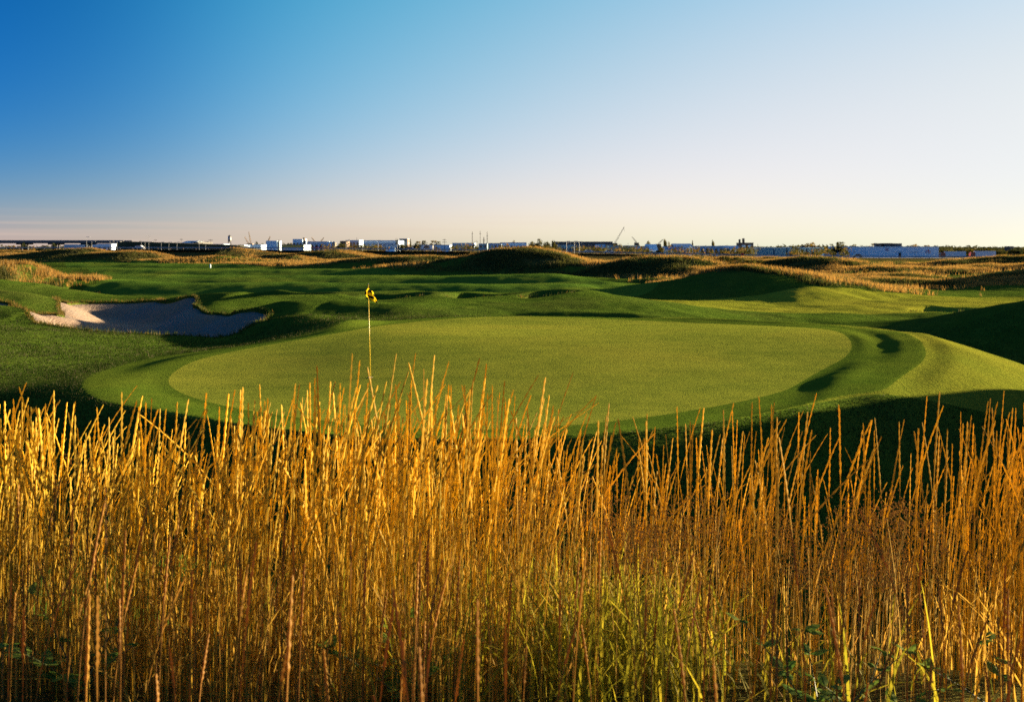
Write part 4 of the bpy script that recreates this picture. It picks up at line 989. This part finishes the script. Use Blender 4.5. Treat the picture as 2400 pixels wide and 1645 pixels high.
# ------------------------------------------------------------------ trees of the far side
M_LEAF = grass_mat('tree_leaves', .3)
M_BARK = paint('bark', (.06, .045, .035), .9, .25, 2)
def crown_mesh(kind, seed, cols):
    r_ = np.random.default_rng(seed); n = 620
    if kind == 'conifer':
        t = r_.random(n)**.8; z = .08+.92*t; rad = (.5*(1-t)+.03)*(.55+.45*np.sqrt(r_.random(n)))*(1+.25*np.sin(t*34)); a = r_.random(n)*6.283
        c = np.stack([np.cos(a)*rad*.72, np.sin(a)*rad*.72, z], 1); size = .055
    else:
        k = 9 if kind == 'round' else 5
        lc = r_.normal(0, 1, (k, 3))*np.array([.24, .24, .16])+np.array([0, 0, .62 if kind == 'round' else .45]); lr = .17+.13*r_.random(k)
        w_ = r_.integers(0, k, n); d = r_.normal(0, 1, (n, 3)); d /= np.linalg.norm(d, axis=1)[:, None]
        c = lc[w_]+d*(lr[w_]*(.6+.45*r_.random(n)))[:, None]*np.array([1, 1, .85]); c[:, 2] = np.clip(c[:, 2], .1 if kind == 'round' else .02, 1.03); size = .07
    n_ = len(c); q = r_.normal(0, 1, (n_, 2, 3)); q /= np.linalg.norm(q, axis=2)[:, :, None]
    v = np.stack([c+q[:, 0]*size, c-q[:, 0]*size*.5+q[:, 1]*size, c-q[:, 0]*size*.5-q[:, 1]*size], 1)
    t = r_.random(n_); col = lerp3(cols[0], cols[1], t)
    o = mesh_np('crown', v.reshape(-1, 3), np.arange(3*n_).reshape(-1, 3), M_LEAF, attrs={'tint': np.repeat(col, 3, 0)})
    me = o.data; bpy.data.objects.remove(o); return me
def trunk_mesh(kind):
    m = MB(); m.tube((0, 0, -.05), (0.01, 0, .55 if kind != 'bush' else .3), .035, .02, 7)
    if kind == 'conifer': m.tube((.01, 0, .55), (0, 0, .98), .02, .004, 6)
    else:
        for a in range(5):
            q = a*1.256+.3; m.tube((.005, 0, .3+.05*a), (math.cos(q)*.25, math.sin(q)*.25, .55+.06*a), .014, .005, 5)
    o = m.build('trunk', M_BARK); me = o.data; bpy.data.objects.remove(o); return me
OLIVE = ((.07, .06, .010), (.15, .12, .014)); DKG = ((.018, .028, .008), (.05, .06, .014)); AUT = ((.16, .10, .012), (.28, .18, .02)); MIX = ((.03, .04, .01), (.12, .10, .016))
CM = {}
for kind in ('round', 'conifer', 'bush'):
    for cn_, cc in (('olive', OLIVE), ('dark', DKG), ('autumn', AUT), ('mixed', MIX)):
        CM[kind, cn_] = [crown_mesh(kind, 31*len(CM)+s_, cc) for s_ in range(2)]
TM = {k_: trunk_mesh(k_) for k_ in ('round', 'conifer', 'bush')}
NTREE = [0]
ORD = ('first', 'second', 'third', 'fourth', 'fifth', 'sixth', 'seventh', 'eighth', 'ninth', 'tenth', 'eleventh', 'twelfth', 'thirteenth')
def tree(u, vt, Y, wpx, kind, colr, label, group=None, zb=None):
    x = xof(u, Y); z0 = (hz_(x, Y) if zb is None else zb)-.1; H = zof(vt, Y)-z0; W = wpx/FPX*Y
    H = max(H, 1.2)
    nm = {'round': 'broadleaf_tree', 'conifer': 'spruce_tree', 'bush': 'bush'}[kind]
    t_ = empty(nm, (x, Y, z0), label, 'bush' if kind == 'bush' else 'tree', group)
    sx_w = W/.95 if kind != 'conifer' else W/.72
    for part, me in (('crown', CM[kind, colr][NTREE[0] % 2]), ('trunk', TM[kind])):
        o = bpy.data.objects.new(part, me); COL.objects.link(o); o.parent = t_; o.scale = (sx_w, sx_w, H); o.rotation_euler = (0, 0, NTREE[0]*2.4)
    NTREE[0] += 1
tree(1519, 562, 640, 9, 'round', 'olive', 'dark rounded tree on the skyline left of the white hall')
tree(1559, 559.5, 640, 10, 'round', 'olive', 'tall egg-shaped tree on the skyline right of the short crane')
tree(1623, 564.5, 720, 9, 'conifer', 'olive', 'small pointed tree on the humped blue warehouse skyline')
tree(1672, 562.5, 720, 7, 'round', 'olive', 'narrow upright tree above the lilac warehouse')
tree(1776, 572, 640, 3, 'conifer', 'dark', 'thin dark spruce just right of the brick house')
tree(1824, 574.5, 620, 6, 'conifer', 'dark', 'dark spruce tip above the long teal shed, leftmost of three')
tree(1831, 577, 620, 4, 'conifer', 'dark', 'dark spruce tip above the long teal shed, smallest of three')
tree(1837, 576.5, 620, 5, 'conifer', 'dark', 'dark spruce tip above the long teal shed, rightmost of three')
tree(1880, 571, 620, 13, 'round', 'olive', 'olive tree above the panelled teal shed, left one')
tree(1905, 570.5, 620, 22, 'round', 'autumn', 'wide yellowing tree above the panelled teal shed')
tree(1919, 572.5, 620, 14, 'round', 'olive', 'olive tree at the right end of the panelled teal shed')
tree(1938, 573.5, 600, 6, 'conifer', 'mixed', 'slim tree left of the big round tree, nearer one')
tree(1947, 575, 600, 5, 'conifer', 'mixed', 'slim tree left of the big round tree, smaller one')
tree(1980, 570, 520, 40, 'round', 'mixed', 'large dark round tree at the left corner of the white warehouse')
tree(1958, 578, 520, 22, 'round', 'mixed', 'smaller dark tree leaning against the large round tree')
tree(1995, 573, 530, 24, 'round', 'olive', 'yellow-topped tree touching the white warehouse corner')
for u, vt, wd, lab in ((2042, 573.5, 26, 'yellowish tree behind the left roof edge of the white warehouse'), (2145, 574.5, 17, 'yellowish tree behind the right roof units of the white warehouse'), (2168, 577, 10, 'left small tree over the right roof end of the warehouse'), (2177, 576.5, 8, 'right small tree over the right roof end of the warehouse')):
    tree(u, vt, 580, wd, 'round', 'autumn', lab)
rr = random.Random(5)
for i in range(13):
    tree(2214+i*15.5+rr.uniform(-4, 4), 582.5+rr.uniform(-2.5, 4)+i*.25, 560+rr.uniform(-40, 60), 22+rr.uniform(-5, 9), 'round', ('mixed', 'olive', 'dark')[i % 3], ORD[i] + ' olive tree from the left, in the long row at the far right', 'trees in the far right row')
for i in range(10):
    tree(2222+i*20+rr.uniform(-5, 5), 592+rr.uniform(-2, 2), 520+rr.uniform(-10, 20), 24+rr.uniform(-5, 6), 'bush', ('dark', 'mixed')[i % 2], ORD[i] + ' dark bush from the left, beneath the far right tree row', 'bushes beneath the far right trees')
# left and centre
for i, (u, vt, wd) in enumerate(((792, 571, 18), (806, 573, 16), (822, 575, 20), (840, 574, 20), (858, 575, 20), (876, 574.5, 20), (893, 576, 16))):
    tree(u, vt, 540, wd, 'round', ('dark', 'mixed')[i % 2], ORD[i] + ' dark tree from the left, in the row below the long blue factory', 'trees below the long blue factory')
tree(931, 561.5, 640, 6, 'round', 'dark', 'slim dark tree against the left side of the brown tower')
tree(962, 561.5, 640, 9, 'conifer', 'olive', 'pointed tree right of the brown tower block')
tree(944, 572, 520, 26, 'round', 'mixed', 'wide tree below the brown tower block')
tree(972, 570, 560, 24, 'round', 'dark', 'dark tree left of the autumn grove at centre left')
for i, (u, vt, wd) in enumerate(((985, 568.5, 20), (1000, 567, 22), (1016, 567, 24), (1032, 568.5, 20))):
    tree(u, vt, 620, wd, 'round', ('autumn', 'mixed')[i % 2], ORD[i] + ' reddish brown tree from the left, behind the bright blue-white shed', 'autumn trees behind the blue-white shed')
for i, (u, vt, wd) in enumerate(((1060, 577, 20), (1077, 578, 20), (1104, 575, 16), (1118, 580, 16), (1130, 581, 14), (1150, 583, 18), (1168, 582, 18))):
    tree(u, vt, 480, wd, 'bush', ('dark', 'mixed', 'olive')[i % 3], ORD[i] + ' dark bush from the left, along the highway below the masts', 'bushes below the masts')
tree(818, 561.5, 760, 5, 'conifer', 'autumn', 'small yellow tree on the pale blue block roofline')
tree(836, 558.5, 800, 4, 'conifer', 'dark', 'thin spruce above the pale blue block')
tree(1202, 564, 760, 12, 'round', 'olive', 'olive tree above the banded blue warehouse')
for i, (u, vt, wd) in enumerate(((1247, 563.5, 14), (1258, 563, 16), (1276, 568, 14), (1287, 568, 12), (1297, 562.5, 8))):
    tree(u, vt, 640, wd, 'round', ('olive', 'mixed', 'dark')[i % 3], ORD[i] + ' olive tree from the left, left of the long dark hangar', 'trees left of the dark hangar')
for i, (u, vt, wd) in enumerate(((1192, 581, 20), (1214, 580, 22), (1236, 579, 22), (1262, 575.5, 20), (1284, 574, 16), (1300, 577, 20))):
    tree(u, vt, 500, wd, 'bush', ('mixed', 'olive', 'dark')[i % 3], ORD[i] + ' bush from the left, above the highway between masts and hangar', 'bushes between masts and hangar')
for i, (u, vt, wd) in enumerate(((1322, 583, 18), (1340, 582, 20), (1375, 578, 26), (1396, 577, 24), (1416, 579, 22), (1440, 585, 20), (1466, 583, 18), (1484, 582, 18), (1535, 579, 24), (1552, 578, 20))):
    tree(u, vt, 490, wd, 'bush', ('olive', 'mixed', 'dark')[i % 3], ORD[i] + ' bush from the left, lining the highway before the dark hangar', 'bushes before the dark hangar')
for i, (u, vt, wd) in enumerate(((605, 568, 14), (614, 570, 12), (668, 571, 14), (677, 569, 16))):
    tree(u, vt, 700, wd, 'round', ('dark', 'mixed')[i % 2], ORD[i] + ' dark tree from the left, beside the pale blue cube and mill', 'trees by the blue cube')
for i, (u, vt, wd) in enumerate(((284, 566, 14), (326, 567, 14), (354, 568, 14), (404, 570, 12), (476, 571, 16))):
    tree(u, vt, 640, wd, 'round', 'dark', ORD[i] + ' dark tree from the left, above the overpass embankment', 'trees above the embankment')
tree(58, 570, 500, 14, 'round', 'dark', 'dark tree under the left part of the overpass')
tree(130, 571, 500, 16, 'round', 'dark', 'dark tree under the middle of the overpass')
for i, (u, vt, wd) in enumerate(((22, 571, 10), (36, 572, 14), (48, 572, 10), (76, 574, 16))):
    tree(u, vt, 560, wd, 'bush', 'autumn', ORD[i] + ' yellow bush from the left, under the left end of the overpass', 'yellow bushes under the overpass')
for i, (u, vt, Y, wd, lab) in enumerate(((1735, 604, 118, 70, 'green bush on the back of the tall grass mound, largest'), (1690, 600, 122, 60, 'green bush on the tall grass mound, left of the largest'), (1650, 600, 126, 40, 'small green bush at the left of the mound bushes'))):
    tree(u, vt, Y, wd, 'bush', 'mixed', lab)
tree(2025, 628, 112, 14, 'bush', 'autumn', 'lone yellow bush in the grass below the white warehouse')
# scrub and hedges in front of the estate
r_ = np.random.default_rng(8); n = 1250
uu = r_.random(n)*1480+540; gap = (np.abs(uu-2080) > 95) & (np.clip(fbm(uu/35, uu*0+2), -1, 1) > -.12); uu = uu[gap]; n = len(uu)
y = 425+r_.random(n)*70; x = xof(uu, y); zb = hlook(x, y); top = np.interp(uu, [540, 1000, 1500, 2000], [2.0, 2.3, 1.8, 1.0])+r_.normal(0, 1.2, n)
k = 26; hh = np.maximum(np.repeat(top-zb, k), .8); f_ = r_.random(n*k)**.7
X_ = np.repeat(x, k)+r_.normal(0, 1.3, n*k); Y_ = np.repeat(y, k)+r_.normal(0, 1.3, n*k); Z_ = np.repeat(zb, k)+hh*f_
q = r_.normal(0, 1, (n*k, 3, 3))*.42; v = np.stack([X_, Y_, Z_], 1)[:, None]+q
tn = np.repeat(r_.random(n), k); cl = lerp3((.025, .035, .01), (.13, .10, .02), np.clip(tn*.8+.2*r_.random(n*k), 0, 1)); rd = tn > .82; cl[rd] = lerp3((.14, .08, .02), (.2, .11, .02), r_.random(rd.sum()))
o = mesh_np('roadside_scrub', v.reshape(-1, 3), np.arange(3*n*k).reshape(-1, 3), M_LEAF, attrs={'tint': np.repeat(cl, 3, 0)})
tag(o, 'mixed olive and rusty scrub between the highway and the industrial buildings', 'scrub', kind='stuff')
# far-off woods on the plain
n = 5200; r_ = np.random.default_rng(3)
y = 1300+r_.random(n)*1500; x = (r_.random(n)*2-1)*.62*y; lump = 3.2+5.0*np.clip(.5+fbm(x/90, y/400), 0, 1.2)
k = 7; X_ = np.repeat(x, k)+r_.normal(0, 5, n*k); Y_ = np.repeat(y, k)+r_.normal(0, 5, n*k); Z_ = -3+np.repeat(lump, k)*r_.random(n*k)**.6
q = r_.normal(0, 1, (n*k, 3, 3))*np.array([2.6, 2.6, 1.3]); v = np.stack([X_, Y_, Z_], 1)[:, None]+q
o = mesh_np('distant_woods', v.reshape(-1, 3), np.arange(3*n*k).reshape(-1, 3), M_LEAF, attrs={'tint': np.repeat(lerp3((.02, .026, .012), (.06, .06, .02), r_.random(n*k)), 3, 0)})
tag(o, 'dark far-off woods and scrub along the flat horizon', 'woods', kind='stuff')
# ------------------------------------------------------------------ broad-leaved weeds among the foreground stalks
def weed(u, y, h, label, n=46, colr=((.07, .15, .02), (.18, .24, .035)), seed=0):
    r_ = np.random.default_rng(seed+90); x = xof(u, y); z = hz_(x, y)
    w_ = empty('leafy_weed', (x, y, z), label, 'weed')
    m = MB(); tips = []
    for b_ in range(4):
        a = b_*1.6+seed; p = Vector((0, 0, 0))
        for s_ in range(5):
            q = p+Vector((math.cos(a)*.03*(1+s_*.3), math.sin(a)*.03*(1+s_*.3), h/5*(1-.1*b_))); m.tube(p, q, .0032-.0004*s_, .0028-.0004*s_, 5); tips.append(q); p = q
    m.build('stem', paint('weed_stem', (.07, .09, .02), .6), w_)
    me_c = []
    for i in range(n):
        c = tips[r_.integers(0, len(tips))]; a = r_.random()*6.28; l = .03+.035*r_.random(); up = r_.uniform(-.3, .7)
        d = Vector((math.cos(a), math.sin(a), up)).normalized(); s_ = d.cross(Vector((0, 0, 1))).normalized()*l*.32; nn = s_.cross(d).normalized()
        v = [c, c+d*l*.35+s_-nn*.003, c+d*l*.7+s_*.8, c+d*l, c+d*l*.7-s_*.8, c+d*l*.35-s_-nn*.003, c+d*l*.5+nn*.004]
        col = lerp3(colr[0], colr[1], np.array([r_.random()]*7))
        mesh_np('leaf', np.array([tuple(p) for p in v]), np.array([(0, 1, 6), (1, 2, 6), (2, 3, 6), (3, 4, 6), (4, 5, 6), (5, 0, 6)]), M_LEAF, w_, attrs={'tint': col})
    return w_
weed(190, 3.0, .30, 'broad-leaved green weed at the lower left between brown stems', seed=1)
weed(940, 3.15, .24, 'broad-leaved weed low at the bottom, left of centre', seed=2)
weed(1930, 2.95, .36, 'green weed near the bottom at the right, taller one', seed=3, n=56)
weed(2010, 3.1, .22, 'short green weed beside the taller one at the bottom right', seed=4)
weed(1000, 3.3, .2, 'small weed hidden low in the bottom middle grass', seed=5)
weed(2360, 3.2, .2, 'small green weed in the bottom right corner', seed=6)
